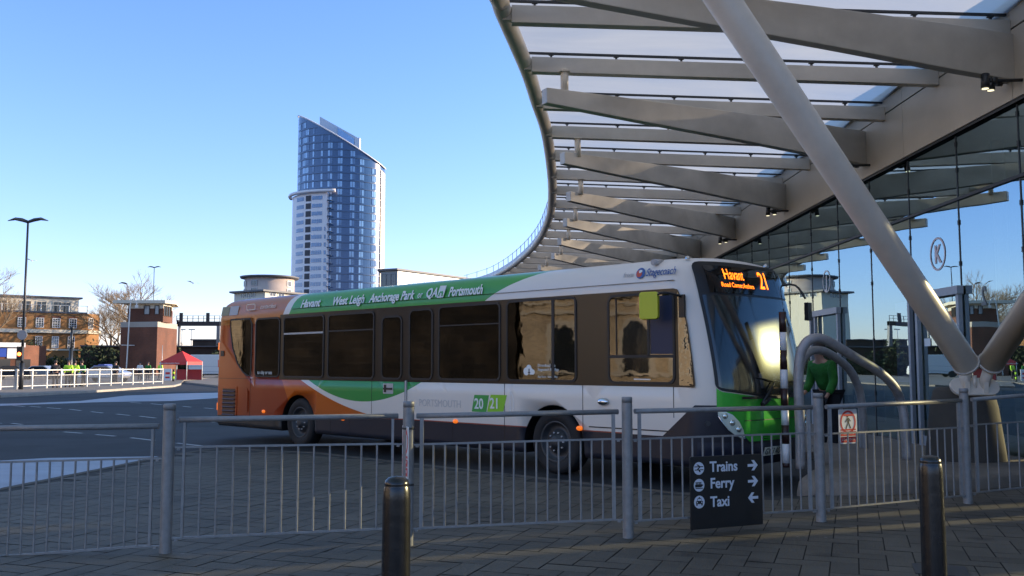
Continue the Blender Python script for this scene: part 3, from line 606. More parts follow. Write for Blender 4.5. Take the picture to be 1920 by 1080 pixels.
for i in range(len(zz)-1):
    m=MB(); m.tube([(0,0,zz[i]-.25),(0,0,zz[i+1]-.25)],.05 if i%2 else .048,16); m.build('band',M['white'] if i%2 else M['darkbrown'],pole)
# ---------------------------------------------------------------- bus
OB=Vector((2.3375,12.0283,0)); BROT=R(-44.2116); L=12.37; W=2.55
bus=thing('single_decker_bus','white, green and orange single decker bus with orange 21 destination display, parked at the kerb','bus',OB,BROT)
Fv=Vector((math.cos(BROT),math.sin(BROT),0)); Lv=Vector((-Fv.y,Fv.x,0))
def rz(z):
    if z<=.5: return .16-.35*(.5-z)
    if z<=1.3: return .16
    return .16-.34*((z-1.3)/1.65)**1.3
def fx(y,z,a=0.0):
    q=min(1,abs(2*(y-a)/(W-2*a)-1)); return rz(z)-.3+.62*(1-q**3.4)**.55
def ring_pts(z,a,ra,dr=0,nf=28):
    P=[]
    xa,xe=-L+ra+.12,rz(z)-.3-dr
    xs=[xa,xa+.02,xa+.06]+[lerp(xa,xe,k/16) for k in range(1,16)]+[xe-.06,xe-.02,xe]
    for x in xs: P.append((x,a,z))
    for k in range(1,nf):
        th=math.pi*k/nf; y=a+(W-2*a)*(1-math.cos(th))/2; P.append((fx(y,z,a)-dr,y,z))
    for x in reversed(xs): P.append((x,W-a,z))
    for k in range(0,9):
        th=math.pi*k/8; y=a+.12+(W-2*a-.24)*(1+math.cos(th))/2; P.append((-L+ra+.06*abs(math.cos(th))**3,y,z))
    return P
lv=[(.28,.03,.03,.03),(.34,.0,.0,0),(.37,.0,.0,0),(.65,0,0,0),(1.1,0,0,0),(1.6,0,.0,0),(2.1,0,.02,0),(2.55,.0,.048,0),(2.6,.0,.05,0),(2.72,.02,.07,0),(2.82,.05,.10,.0),(2.90,.10,.14,.02),(2.96,.17,.2,.05),(3.0,.26,.28,.1),(3.035,.42,.42,.2),(3.055,.75,.7,.4),(3.06,1.1,1.1,.7)]
rings=[ring_pts(z,a,ra,dr) for z,a,ra,dr in lv]
nmin=[len(r_) for r_ in rings]
assert len(set(nmin))==1,nmin
n=nmin[0]; m=MB(); m.smooth=True
m.add([v for r_ in rings for v in r_],[(i*n+k,i*n+(k+1)%n,(i+1)*n+(k+1)%n,(i+1)*n+k) for i in range(len(rings)-1) for k in range(n)])
m.smooth=False; m.f.append(tuple(range(n))); m.m.append(1); m.sm.append(False); bb=(len(rings)-1)*n; m.f.append(tuple(range(bb,bb+n))); m.m.append(0); m.sm.append(False)
body=m.build('body',[M['livery'],M['black']],bus)
WX=[-9.09,-2.42]; WR=.47
cut=MB()
for wx in WX:
    for ys in (-.2,W-.42):
        cut.mi=1; poly_=[(wx+.585*math.cos(a_),.42+.585*math.sin(a_)) for a_ in [math.pi*k/20 for k in range(21)]]+[(wx-.585,.1),(wx+.585,.1)]
        cut.prism(poly_,T3((0,ys+.62,0),(1,0,0),(0,0,1)),.62)
cu_=cut.build('cutter',[M['livery'],M['black']],bus)
md=body.modifiers.new('b','BOOLEAN'); md.operation='DIFFERENCE'; md.object=cu_; md.solver='EXACT'
dg=bpy.context.evaluated_depsgraph_get(); nm=bpy.data.meshes.new_from_object(body.evaluated_get(dg)); body.modifiers.clear(); body.data=nm; bpy.data.objects.remove(cu_)
WINS=[None,(-10.73,-9.78,1.335,2.56,.12),(-9.66,-8.24,1.335,2.555,.10),(-8.12,-6.68,1.33,2.55,.10),(-6.48,-5.90,1.33,2.45,.12),(-5.72,-5.09,1.33,2.54,.12),(-4.96,-3.50,1.335,2.565,.10),(-3.38,-1.96,1.335,2.575,.10),(-1.40,-.28,1.325,2.555,.12)]
W1P=[(-11.77,2.58),(-11.76,2.3),(-11.66,1.95),(-11.45,1.62),(-11.2,1.42),(-11.0,1.345),(-10.9,1.36),(-10.85,1.5),(-10.85,2.45),(-10.95,2.58)]
body.data.materials.append(M['bus_inside'])
def booldiff(ob,cb):
    c_=cb.build('cutter',[M['livery'],M['black'],M['bus_inside']],bus); md=ob.modifiers.new('b','BOOLEAN'); md.operation='DIFFERENCE'; md.object=c_; md.solver='EXACT'
    dg=bpy.context.evaluated_depsgraph_get(); nm=bpy.data.meshes.new_from_object(ob.evaluated_get(dg)); ob.modifiers.clear(); ob.data=nm; bpy.data.objects.remove(c_)
cb=MB(); cb.mi=2; cb.box(-12.0,-.35,.06,W-.06,1.02,2.7); booldiff(body,cb)
cb=MB(); cb.mi=2
for wn in WINS:
    if wn: o_=rrect(wn[0]+.03,wn[1]-.03,wn[2]+.03,wn[3]-.03,.08)
    else: o_=[(x+(.03 if x<-11.2 else -.03 if x>-10.95 else 0),z+(.03 if z<1.6 else -.03)) for x,z in W1P]
    cb.prism(o_,T3((0,.1,0),(1,0,0),(0,0,1)),.2)
    if wn: cb.prism(o_,T3((0,W+.1,0),(1,0,0),(0,0,1)),.2)
booldiff(body,cb)
SD=T3((0,0,0),(1,0,0),(0,0,1))           # side plane frame, normal -y
SC=random.Random(8)
sm_=MB()
sm_.box(-.22,.22,.0,.40,.0,.12); sm_.box(-.22,.22,.43,.83,.0,.12)
for y_ in (.0,.43): sm_.prism(rrect(y_,y_+.40,.0,.74,.08),T3((-.20,0,.1),(0,1,0),(-.12,0,1)),.07)
sm_.mi=1
for y_ in (.06,.49): sm_.tube([(-.27,y_,.78),(-.30,y_+.03,.90),(-.30,y_+.25,.90),(-.27,y_+.28,.78)],.016,6)
s0=sm_.build('seat',[M['seat_cloth'],M['mirror_yellow']],bus)
first=True
for k in range(11):
    for y_ in (.14,W-.97):
        if k in (6,) and y_<1: continue
        o=s0 if first else s0.copy()
        if not first: COL.objects.link(o); o.parent=bus
        first=False; o.location=(-10.9+.80*k,y_,1.03)
for x_ in (-10.2,-8.2,-6.6,-5.3,-3.4,-2.0):
    m=MB(); m.tube([(x_,1.12,1.02),(x_,1.12,2.7)],.018,8); m.build('grab_pole',M['mirror_yellow'],bus)
m=MB(); m.box(-1.75,-1.70,.1,1.2,1.03,2.2); m.build('cab_partition',M['seat_cloth'],bus)
def sideT(off): return T3((0,-off,0),(1,0,0),(0,0,1))
def inset(P,d):
    cx=sum(p[0] for p in P)/len(P); cy=sum(p[1] for p in P)/len(P); n_=len(P); Q=[]
    for i in range(n_):
        a=Vector(P[i-1]);b_=Vector(P[i]);c=Vector(P[(i+1)%n_]); t=(c-a); 
        if t.length<1e-6: t=Vector((1,0))
        t.normalize(); nn=Vector((-t.y,t.x))
        Q.append((b_.x+nn.x*d,b_.y+nn.y*d))
    return Q
m=MB(); bandp=[(-9.80,1.305),(-.0,1.30),(.01,1.34),(-.03,1.7),(-.09,2.1),(-.17,2.45),(-.24,2.575),(-.3,2.59),(-9.80,2.60)]
m.prism(bandp,sideT(-.004),.007); wb_=m.build('window_band',M['band'],bus)
cb=MB()
for wn in WINS:
    if wn: cb.prism(rrect(wn[0]+.03,wn[1]-.03,wn[2]+.03,wn[3]-.03,.08),T3((0,.1,0),(1,0,0),(0,0,1)),.2)
booldiff(wb_,cb)
m=MB(); m.prism([(-.225,1.32),(-.01,1.32),(-.04,1.7),(-.10,2.1),(-.18,2.44),(-.235,2.55)],sideT(.004),.003); m.build('quarter_glass',mat('quarter',(.012,.010,.008),.02,bump=.2,bscale=2.5,ior=2.0),bus)
wins=WINS
for i,wn in enumerate(wins):
    if wn is None: out=list(W1P)
    else: out=rrect(*wn)
    front=i in (0,7,8); off=.0032
    m=MB(); m.prism(inset(out,.03),sideT(off),.004); wo=m.build('window',M['busglass_front'] if front else M['busglass'],bus)
    m=MB(); m.ring(out,inset(out,.035),sideT(off),.012); m.build('frame',M['rubber'],wo)
    bars=[]
    if i==2: bars=[(wn[0]+.03,wn[1]-.03,2.19,2.225)]
    if i==3: bars=[(wn[0]+.03,wn[1]-.03,2.21,2.235)]
    if i==6: bars=[(wn[0]+.03,wn[1]-.03,2.22,2.24)]
    if i==7: bars=[(-2.44,-2.39,1.37,2.55)]
    if i==8: bars=[(-.72,-.68,1.70,2.53),(-1.37,-.31,1.68,1.72),(-1.25,-1.235,1.72,2.5)]
    if bars:
        m=MB()
        for x0,x1,z0,z1 in bars: m.box(x0,x1,-.016,-.006,z0,z1)
        m.build('glazing_bar',M['rubber'] if i!=2 else M['text_grey'],wo)
    if i==8:
        m=MB(); m.box(-.67,-.31,-.009,-.0075,1.73,2.5); m.build('blue_blind',mat('blind',(.008,.016,.05),.5),wo)
for wn in WINS[1:]:
    m=MB(); m.prism(rrect(*wn),T3((0,W+.004,0),(1,0,0),(0,0,1)),.004); m.build('window',M['busglass'],bus)
# ticket strip and labels on glass
m=MB(); m.box(-.95,-.68,-.012,-.008,1.385,1.40); m.build('glass_label',M['text_white'],bus)
# panel seams, skirt flap line
m=MB()
for x,z0,z1 in ((-5.83,.75,2.6),(-6.75,.7,1.3),(-8.0,.3,.62),(-3.42,.35,1.3),(-1.86,.5,1.3),(-.32,.9,1.3),(-10.9,.3,1.3),(-7.4,.3,.63),(-4.6,.3,.65)): m.box(x-.005,x+.005,-.0025,.002,z0,z1)
m.box(-1.75,-.32,-.004,.002,.712,.728); m.box(-12.2,0,-.002,.002,1.297,1.305); m.box(-9.4,-.3,-.0015,.03,2.70,2.703)
m.build('panel_seam',M['black'],bus)
m=MB(); m.box(-5.80,-5.76,-.025,.0,.7,1.32); m.build('door_strip',M['text_grey'],bus)
# louvre grille
gr=MB(); gr.box(-12.08,-11.43,-.012,.0,.38,1.13); g0=gr.build('engine_grille',M['livery'],bus)
lo=MB()
for k in range(7):
    z=.52+k*.083; lo.beam((-12.0,-.02,z),(-11.5,-.02,z),.04,.018,up=Vector((0,.6,1)))
lo.box(-12.02,-11.48,-.0135,-.012,.42,1.08); lo.build('louvre',mat('louvre',(.05,.012,.008),.4),g0)
m=MB(); m.box(-11.0,-10.97,-.02,0,.62,1.05); m.box(-11.16,-11.0,-.008,0,.6,1.1); m.build('access_flap',M['livery'],bus)
m=MB(); m.prism(rrect(-.14,.14,-.09,.09,.02),T3((-6.28,-.0,1.175),(1,0,0),(0,0,1)),.006); v0=m.build('emergency_handle_recess',M['text_grey'],bus)
m=MB(); m.box(-6.40,-6.16,-.02,-.006,1.155,1.19); m.box(-6.39,-6.33,-.012,-.006,1.11,1.24); m.build('handle',M['black'],v0)
m=MB(); m.lathe([(.0,.0),(.095,0),(.095,.03),(.07,.05),(0,.055)],T3((-1.48,0,1.075),(1,0,0),(0,0,1))@Matrix.Scale(.55,4,(0,1,0)),20); m.build('door_handle',M['chrome'],bus)
for (x,z) in ((-1.92,.69),(-4.53,.68),(-7.6,.6),(-10.35,.64)):
    m=MB(); m.lathe([(.058,0),(.055,.015),(.03,.028),(0,.03)],T3((x,0,z),(1,0,0),(0,0,1))@Matrix.Scale(.6,4,(0,1,0)),16); m.build('marker_lamp',M['amber'],bus)
m=MB(); m.tube([(-.66,.25,2.985),(-.66,.06,2.965)],.042,16); m.tube([(-.66,.07,2.965),(-.66,.05,2.962)],.025,12); m.build('side_camera',M['text_grey'],bus)
for y in (.30,1.95):
    m=MB(); m.lathe([(.035,0),(.03,.03),(0,.045)],Matrix.Translation((fx(y,2.98,.2)-.09,y,3.0)),14); m.build('roof_marker_lamp',M['chrome'],bus)
# yellow mirror on its arm
mi=MB(); mi.prism(rrect(-.13,.13,-.19,.17,.04),T3((-.53,-.20,2.37),(1,.25,0),(0,0,1)),.07); mo=mi.build('mirror',M['mirror_yellow'],bus,bevel=.01)
m=MB(); m.tube(smooth_path([(-.53,-.2,2.40),(-.35,-.22,2.52),(-.2,-.12,2.5),(-.16,.0,2.46)],4),.014,8); m.box(-.2,-.12,-.03,.01,2.2,2.5); m.build('mirror_arm',M['black'],mo)
# rear corner lamps
for z,c in ((1.62,'red'),(.68,'amber'),(2.0,'amber')):
    m=MB(); m.box(-L-.01,-L+.05,.05,.16,z-.08,z+.08); m.build('rear_lamp',M[c],bus)
m=MB(); m.box(-12.15,-12.02,-.015,0,1.78,1.9); m.build('rear_socket',M['black'],bus)
# wheels
def wheel(x,y0,s):
    wo_=MB(); T=T3((x,y0,WR),(1,0,0),(0,0,1)) if s<0 else T3((x,y0,WR),(-1,0,0),(0,0,1))
    wo_.lathe([(.29,-.02),(.30,.0),(.40,.02),(.445,.005),(WR,-.03),(WR,-.24),(.44,-.27),(.3,-.27)],T,40); t=wo_.build('wheel',M['tyre'],bus)
    rm=MB(); rm.lathe([(.30,.0),(.285,.008),(.27,-.01),(.255,-.07),(.20,-.085),(.165,-.06),(.16,-.03),(.10,-.015),(.09,.02),(.05,.035),(0,.035)],T,40); rm.build('rim',M['rim'],t)
    bo=MB()
    for k in range(10):
        a=2*math.pi*k/10; bo.tube([T@Vector((.135*math.cos(a),.135*math.sin(a),-.03)),T@Vector((.135*math.cos(a),.135*math.sin(a),.0))],.012,6)
    bo.build('wheel_nut',M['text_grey'],t)
for wx in WX:
    wheel(wx,.05,-1); wheel(wx,W-.05,1)
# livery writing on the side
def on_side(mb,s_,size,x,z,zr=2.7,mats=None,off=.003,**k):
    vs,fs=text_geo(s_,size,**k); out=[]
    for v in vs:
        X,Z=x+v.x,z+v.y
        a=0 if Z<2.6 else (0+(Z-2.6)/.12*.02 if Z<2.72 else .02+(Z-2.72)/.10*.03 if Z<2.82 else .05+(Z-2.82)/.08*.05)
        out.append((X,a-off-v.z,Z))
    mb.add(out,fs)
for s_,x0,x1 in (('Havant',-9.08,-8.42),('West Leigh',-8.02,-7.03),('Anchorage Park',-6.98+.12,-5.62),('QA',-5.30,-5.02),('Portsmouth',-4.73,-3.93)):
    m=MB(); vs,fs=text_geo(s_,.22); wd=max(v.x for v in vs); on_side(m,s_,.22,x0,2.715 if s_!='QA' else 2.725,sx=(x1-x0)/wd,bold=.006,off=.022); m.build('route_lettering',M['text_white'],bus)
m=MB(); on_side(m,'or',.17,-5.52,2.725,sx=.8,off=.022); m.build('route_lettering',M['text_white'],bus)
m=MB(); m.add([(-5.0,.0,2.70),(-4.84,.0,2.70),(-4.79,.035,2.90),(-4.95,.035,2.90)],[(0,1,2,3)]); hb=m.build('letter_badge',M['text_white'],bus); hb.location=(0,-.012,0)
m=MB(); on_side(m,'H',.18,-4.965,2.73,sx=.9,off=.04,bold=.006); m.build('badge_lettering',M['green_paint'],bus)
m=MB(); on_side(m,'to city or sea',.11,-10.62,1.40,sx=.95,off=.0085); m.build('window_lettering',M['text_white'],bus)
M['pale_copper']=mat('pale_copper',(.75,.6,.48),.5)
m=MB(); on_side(m,'contactless',.14,-10.6,2.75,sx=.95,off=.022); m.build('rear_lettering',M['pale_copper'],bus)
m=MB(); T=T3((0,.018,0),(1,0,0),(0,.0,1)); m.ring(rrect(-11.1,-10.75,2.735,2.87,.03),rrect(-11.08,-10.77,2.755,2.85,.02),T3((0,-.012,0),(1,0,0),(0,.0,1)),.004); m.build('card_symbol',M['pale_copper'],bus)
m=MB()
m.add([(-12.2,.02,2.66),(-11.88,.02,2.66),(-11.88,.06,2.86),(-12.2,.06,2.86)],[(0,1,2,3)]); p0_=m.build('roof_side_notice',mat('olive',(.22,.19,.06),.4),bus); p0_.location=(0,-.02,0)
m=MB(); m.add([(-11.86,.02,2.66),(-11.50,.02,2.66),(-11.50,.06,2.86),(-11.86,.06,2.86)],[(0,1,2,3)])
pp=m.build('roof_side_panel',M['text_grey'],bus); pp.location=(0,-.02,0)
m=MB(); on_side(m,'from',.1,-1.14,2.79,sx=.9,off=.02); m.build('small_lettering',M['text_grey'],bus)
m=MB(); on_side(m,'Stagecoach',.15,-.76,2.785,sx=.72,bold=.001,shear=.08,off=.022); m.build('operator_lettering',M['text_blue'],bus)
def sp(P): return [(x,(0.02+(z-2.72)/.1*.03)-.02,z) for x,z in P]
m=MB(); cx,cz=-.85,2.83; m.add(sp([(cx+.075*math.cos(a),cz+.075*math.sin(a)) for a in [2*math.pi*k/24 for k in range(24)]]),[tuple(range(24))]); e_=m.build('emblem_disc',M['text_blue'],bus)
m=MB(); m.add([(x,y-.002,z) for x,y,z in sp([(cx-.02+.045*math.cos(a),cz-.005+.05*math.sin(a)) for a in [2*math.pi*k/20 for k in range(20)]])],[tuple(range(20))]); m.build('emblem_swirl',M['text_red'],e_)
m=MB(); m.add([(x,y-.004,z) for x,y,z in sp([(cx-.01,cz),(cx+.03,cz+.02),(cx+.02,cz+.045),(cx-.02,cz+.045),(cx-.03,cz+.015)])],[tuple(range(5))]); m.build('emblem_highlight',M['text_white'],e_)
m=MB(); on_side(m,'PORTSMOUTH',.17,-5.45,.90,sx=.93,off=.003); m.build('faint_lettering',mat('faint',(.52,.50,.48),.4),bus)
def quadside(x0,x1,z0,z1,sh,mt,nm,off=.003):
    m=MB(); m.prism([(x0,z0),(x1,z0),(x1+sh,z1),(x0+sh,z1)],sideT(off-.002),.002); return m.build(nm,mt,bus)
quadside(-4.15,-3.82,.85,1.115,.06,M['green_paint'],'year_badge'); quadside(-3.80,-3.45,.86,1.125,.08,M['lime'],'year_badge')
m=MB(); on_side(m,'20',.23,-4.09,.90,sx=.9,off=.005,bold=.004); on_side(m,'21',.23,-3.74,.915,sx=.9,off=.005,bold=.004); m.build('year_lettering',M['text_white'],bus)
m=MB(); on_side(m,'Download the',.06,-2.72,1.56,off=.009); on_side(m,'Stagecoach Bus App',.06,-2.72,1.50,off=.009,sx=.85); on_side(m,'App Store   Google Play',.04,-2.72,1.40,off=.009)
m.build('app_lettering',M['text_white'],bus)
m=MB()
for cx_,cz_,r_ in ((-2.95,1.49,.06),(-2.86,1.49,.05),(-2.90,1.535,.055),(-2.82,1.48,.04)): m.prism(circ(cx_,cz_,r_,16),sideT(.0085+.0002*r_*100),.0006)
co_=m.build('cloud_symbol',M['text_white'],bus)
m=MB(); m.prism([(-2.905,1.53),(-2.885,1.53),(-2.885,1.48),(-2.865,1.48),(-2.895,1.445),(-2.925,1.48),(-2.905,1.48)],sideT(.0102),.0006); m.build('cloud_arrow',M['black'],co_)
m=MB(); 
for k in range(12):
    a0=R(-80+160*k/11); m.box(-3.30+.07*math.cos(a0),-3.29+.07*math.cos(a0),-.004,-.002,1.0+.17*math.sin(a0)-.02,1.0+.17*math.sin(a0)+.02)
m.box(-3.305,-3.29,-.004,-.002,.84,1.18); m.build('sail_symbol',mat('sail',(.8,.78,.74),.4),bus)
# --- front
def fpatch(name,mt,ys,zb,zt,off,nz=14,parent=bus,thick=.006):
    m=MB(); m.smooth=True; ny=len(ys); vs=[]
    for j in range(nz+1):
        for y in ys:
            z=lerp(zb(y),zt(y),j/nz); e=.01
            dxdy=(fx(y+e,z)-fx(y-e,z))/(2*e); nn=Vector((1,-dxdy,0)).normalized()
            # keep dr of the roof shoulder
            dr=0 if z<2.82 else (z-2.82)/.08*.02 if z<2.90 else .02+(z-2.90)/.06*.03
            p=Vector((fx(y,z)-dr,y,z))+nn*off; vs.append(p)
    m.add(vs,[(j*ny+i,j*ny+i+1,(j+1)*ny+i+1,(j+1)*ny+i) for j in range(nz) for i in range(ny-1)])
    return m.build(name,mt,parent)
def yy(a,b_,n_=28,pw=1): 
    return [a+(b_-a)*(1-math.cos(math.pi*k/n_))/2 for k in range(n_+1)]
def corner(y,a,b_,r):    # edge rounding for top/bottom near the sides
    d=min(y-a,b_-y); d=max(d,0)
    return 0 if d>=r else r-math.sqrt(max(0,r*r-(r-d)**2))
wl,wr=.155,W-.155
zbw=lambda y: 1.15+.14*abs(2*y/W-1)**1.6+corner(y,wl,wr,.08)
ztw=lambda y: 2.945+.02*(1-abs(2*y/W-1)**2)-corner(y,wl,wr,.10)
fpatch('windscreen_surround',M['black'],yy(wl,wr),lambda y:zbw(y)-.0,ztw,.006,20)
fpatch('windscreen',M['ws'],yy(wl+.03,wr-.03),lambda y:zbw(y)+.035,lambda y:2.50-.0*y,.011,20)
dd=fpatch('destination_display',mat('displayglass',(.006,.006,.007),.06,ior=1.5),yy(wl+.12,wr-.12),lambda y:2.53,lambda y:2.90,.012,8)
def ftext(s_,size,y,z,mt,name,parent,off=.02,**k):
    vs,fs=text_geo(s_,size,ext=.0005,**k); out=[]
    for v in vs:
        Y_,Z_=y+v.x,z+v.y; dr=0 if Z_<2.82 else (Z_-2.82)/.08*.02
        out.append((fx(Y_,Z_)-dr+off+v.z,Y_,Z_))
    m=MB(); m.add(out,fs); return m.build(name,mt,parent)
def dots(s_,size,y,z,**k): return ftext(s_,size,y,z,M['led'],'display_lettering',dd,**k)
dots('Havant',.205,.51,2.72,sx=.70); dots('Road Corner,Anchora',.088,.44,2.615,sx=.86); dots('21',.34,1.30,2.63,sx=.80,bold=.002)
zgt=lambda y: zbw(y)-.012
gp_=fpatch('front_panel',M['green_metal'],yy(.165,W-.165),lambda y: max(.60,.60+.42*max(0,1-(min(y,W-y)-.16)/.42)),zgt,.006,14)
# nose crease and lower bar
def fstrip(name,mt,z0,z1,y0,y1,off,parent=bus): return fpatch(name,mt,yy(y0,y1),lambda y:z0,lambda y:z1,off,2,parent)
fstrip('panel_crease',M['black'],.865,.875,.5,W-.5,.009,gp_); fstrip('lower_trim',M['green_metal'],.665,.70,.55,W-.55,.03,gp_)
m_=fpatch('bumper',M['navy'],yy(.03,W-.03),lambda y:.285,lambda y: .60,.004,6)
fstrip('bumper_slot',M['black'],.575,.60,.55,W-.55,.012,m_); fstrip('bumper_slot',M['chrome'],.625,.632,.8,W-.7,.02,gp_)
fstrip('wiper_rail',M['black'],1.145,1.18,.45,W-.45,.035)
def fpt(y,z,off): return Vector((fx(y,z)+off,y,z))
m=MB(); m.tube([fpt(.78,1.08,.05),fpt(1.05,1.3,.05),fpt(1.12,1.36,.045)],[.018,.013,.01],8); m.tube([fpt(.75,1.42,.03),fpt(1.1,1.37,.035),fpt(1.5,1.40,.035)],.008,6); m.tube([fpt(.95,1.14,.05),fpt(.78,1.07,.06)],.03,10); m.build('wiper',M['black'],bus)
m=MB(); m.tube([fpt(1.75,1.1,.05),fpt(1.95,1.3,.05)],.012,8); m.tube([fpt(1.6,1.36,.035),fpt(2.2,1.33,.03)],.008,6); m.build('wiper',M['black'],bus)
def headlight(side):
    Y=(lambda y:y) if side<0 else (lambda y:W-y)
    P=[(.17,1.01),(.24,1.0),(.33,.95),(.42,.86),(.48,.75),(.50,.66),(.44,.66),(.35,.70),(.27,.77),(.21,.86),(.17,.95)]
    m=MB(); c=(sum(p[0] for p in P)/len(P),sum(p[1] for p in P)/len(P)); n_=len(P)
    vs=[fpt(Y(c[0]),c[1],.022)]
    for k in (.55,1.0): vs+=[fpt(Y(c[0]+(p[0]-c[0])*k),c[1]+(p[1]-c[1])*k,.018 if k<1 else .008) for p in P]
    fs=[(0,1+i,1+(i+1)%n_) for i in range(n_)]+[(1+i,1+n_+i,1+n_+(i+1)%n_,1+(i+1)%n_) for i in range(n_)]
    m.smooth=True; m.add(vs,fs); h=m.build('headlight',M['hl'],bus)
    for (y,z,r_) in ((.235,.935,.038),(.315,.85,.042),(.395,.765,.040)):
        q=fpt(Y(y),z,.02); l=MB(); l.lathe([(r_,0),(r_*1.0,.008),(r_*.8,.012)],T3(q,(.35,.9 if side<0 else .9,0),(0,0,1)),20); l.lathe([(r_*.8,.010),(r_*.4,.02),(0,.024)],T3(q,(.35,.9,0),(0,0,1)),20)
        l.build('lamp',M['lens'],h)
    t=MB(); t.tube([fpt(Y(p[0]),p[1]-.012,.014) for p in P[5:]],.009,6); t.build('headlight_trim',M['chrome'],h)
headlight(-1); headlight(1)
m=MB(); q=fpt(.09,.84,.0); m.tube([q,q+Vector((.02,-.02,0))],.035,14); m.build('fog_lamp',M['rim'],bus)
npl=MB(); pc=1.0
npl.add([fpt(y,z,.03) for z,y in ((.40,.86),(.40,1.38),(.515,1.38),(.515,.86))],[(0,1,2,3)]); npl.build('number_plate',M['plate'],bus)
ftext('GX13 AOW',.115,.885,.418,M['black'],'plate_lettering',bus,off=.036,sx=.80,bold=.001)
ftext('PORTSMOUTH',.06,1.0,.98,M['text_white'],'front_lettering',bus,off=.014,sx=.9)
# far side mirror
m=MB(); m.tube(smooth_path([fpt(W-.2,2.75,0),fpt(W-.2,2.75,.2)+Vector((0,.1,0)),fpt(W-.2,2.55,.28)+Vector((0,.14,0))],4),.015,8); q=fpt(W-.2,2.35,.28)+Vector((0,.14,0)); m.box(q.x-.04,q.x+.02,q.y-.06,q.y+.06,q.z-.12,q.z+.14); m.build('nearside_mirror',M['black'],bus)
# ---------------------------------------------------------------- terminal building and canopy
XW=7.6
term=thing('bus_terminal','long glass-walled bus terminal with beige fascia along the right side','terminal building',(XW,20,0))
def tk(mb,name,mt,**k): return kid(mb.build(name,mt,term,**k))
Y0,Y1=2.0,66.0; XB=17.0
sp_=1.95; mull=[15.72+sp_*k for k in range(-7,26)]
for a,c in zip(mull,mull[1:]):
    m=MB(); m.add([(XW,a+.006,.15),(XW,c-.006,.15),(XW,c-.006,4.385),(XW,a+.006,4.385)],[(0,1,2,3)]); tk(m,'glass_pane',M['term_glass']); m=MB(); m.add([(XW,a+.006,4.415),(XW,c-.006,4.415),(XW,c-.006,5.58),(XW,a+.006,5.58)],[(0,1,2,3)]); tk(m,'glass_pane',M['term_glass'])
m=MB(); m.box(XW-.04,XW+.05,Y0,Y1,4.375,4.425); tk(m,'transom',M['black'])
for y in mull:
    m=MB(); m.box(XW-.011,XW+.014,y-.013,y+.013,.12,5.5); m.mi=1
    for z in (1.0,2.1,3.3,4.0,4.9,5.35): m.box(XW-.02,XW-.009,y-.022,y+.022,z-.04,z+.04)
    tk(m,'glazing_joint',[M['dark_metal'],M['rim']])
for a in ([15.72-sp_*3,15.72,15.72+3*sp_,15.72+6*sp_,15.72+9*sp_]):
    m=MB()
    for y in (a,a+1.62,a+1.95): m.box(XW-.09,XW-.02,y-.045,y+.045,.12,2.86)
    m.box(XW-.13,XW-.02,a-.1,a+1.72,2.78,2.92); m.box(XW-.06,XW-.02,a,a+1.62,.12,.3)
    tk(m,'door_frame',M['frame_grey'])
FX=7.5
m=MB(); fy=[2.0+3.9*k for k in range(17)]
for a,c in zip(fy,fy[1:]):
    m.box(FX,FX+.1,a+.006,c-.006,5.55,6.60); m.box(FX,FX+.1,a+.006,c-.006,6.63,6.92)
tk(m,'fascia',M['fascia'])
m=MB(); m.box(FX+.03,FX+.09,Y0,Y1,5.5,6.9); m.box(FX+.02,XW+.02,Y0,Y1,5.50,5.545); tk(m,'fascia_shadow_gap',M['dark_metal'])
# interior: floor, ceiling, added rear wall blocking sun except openings placed for streaks and glare
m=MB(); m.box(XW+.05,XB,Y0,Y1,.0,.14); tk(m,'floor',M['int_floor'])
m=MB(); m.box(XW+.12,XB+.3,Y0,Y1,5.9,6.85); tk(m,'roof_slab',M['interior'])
def back(px=None,P=None,Xb=XB):
    t=(Xb-P[0])/SUN.x; return (P[1]+SUN.y*t,P[2]+SUN.z*t)
ops=[(13.30,13.74,1.2,5.3),(13.95,14.2,1.2,5.2),(11.10,11.45,1.2,5.0),(10.0,10.24,.9,5.4),(16.58,16.74,1.2,3.6)]
_l=Vector((fx(1.26,1.80),1.26,1.80)); _w=OB+Fv*_l.x+Lv*_l.y+Vector((0,0,1.80))
gy,gz=back(P=_w); ops.append((gy-.40,gy+.40,gz-.55,gz+.36)); GP=ops[-1]
gy2,gz2=back(P=(3.75,12.45,.82)); ops.append((gy2-.22,gy2+.22,gz2+.08,gz2+.40))
for T_ in ((4.6,11.2,3.1),(5.45,12.0,2.35)):
    a_,b_=back(P=T_); ops.append((a_-.22,a_+.22,b_-.3,b_+.3))
ys=sorted({Y0,Y1,*[v for o_ in ops for v in o_[:2]]}); zs=sorted({.14,5.9,*[v for o_ in ops for v in o_[2:]]})
m=MB()
for a,c in zip(ys,ys[1:]):
    for e,f_ in zip(zs,zs[1:]):
        my,mz=(a+c)/2,(e+f_)/2
        if any(o_[0]<my<o_[1] and o_[2]<mz<o_[3] for o_ in ops): continue
        m.add([(XB,a,e),(XB,c,e),(XB,c,f_),(XB,a,f_)],[(0,1,2,3)])
tk(m,'sun_mask_wall',M['interior'])
m=MB(); m.add([(XB+.05,GP[0]-.1,GP[2]-.1),(XB+.05,GP[1]+.1,GP[2]-.1),(XB+.05,GP[1]+.1,GP[3]+.1),(XB+.05,GP[0]-.1,GP[3]+.1)],[(0,1,2,3)]); tk(m,'glare_dimmer',M['dim_glass'])  # added pane that dims sun and sky behind the windscreen glare opening
m=MB(); m.box(XW+.1,XB+.2,Y0-.2,Y0,0,6.85); m.box(XW+.1,XB+.2,Y1,Y1+.2,0,6.85); tk(m,'end_wall',M['interior'])
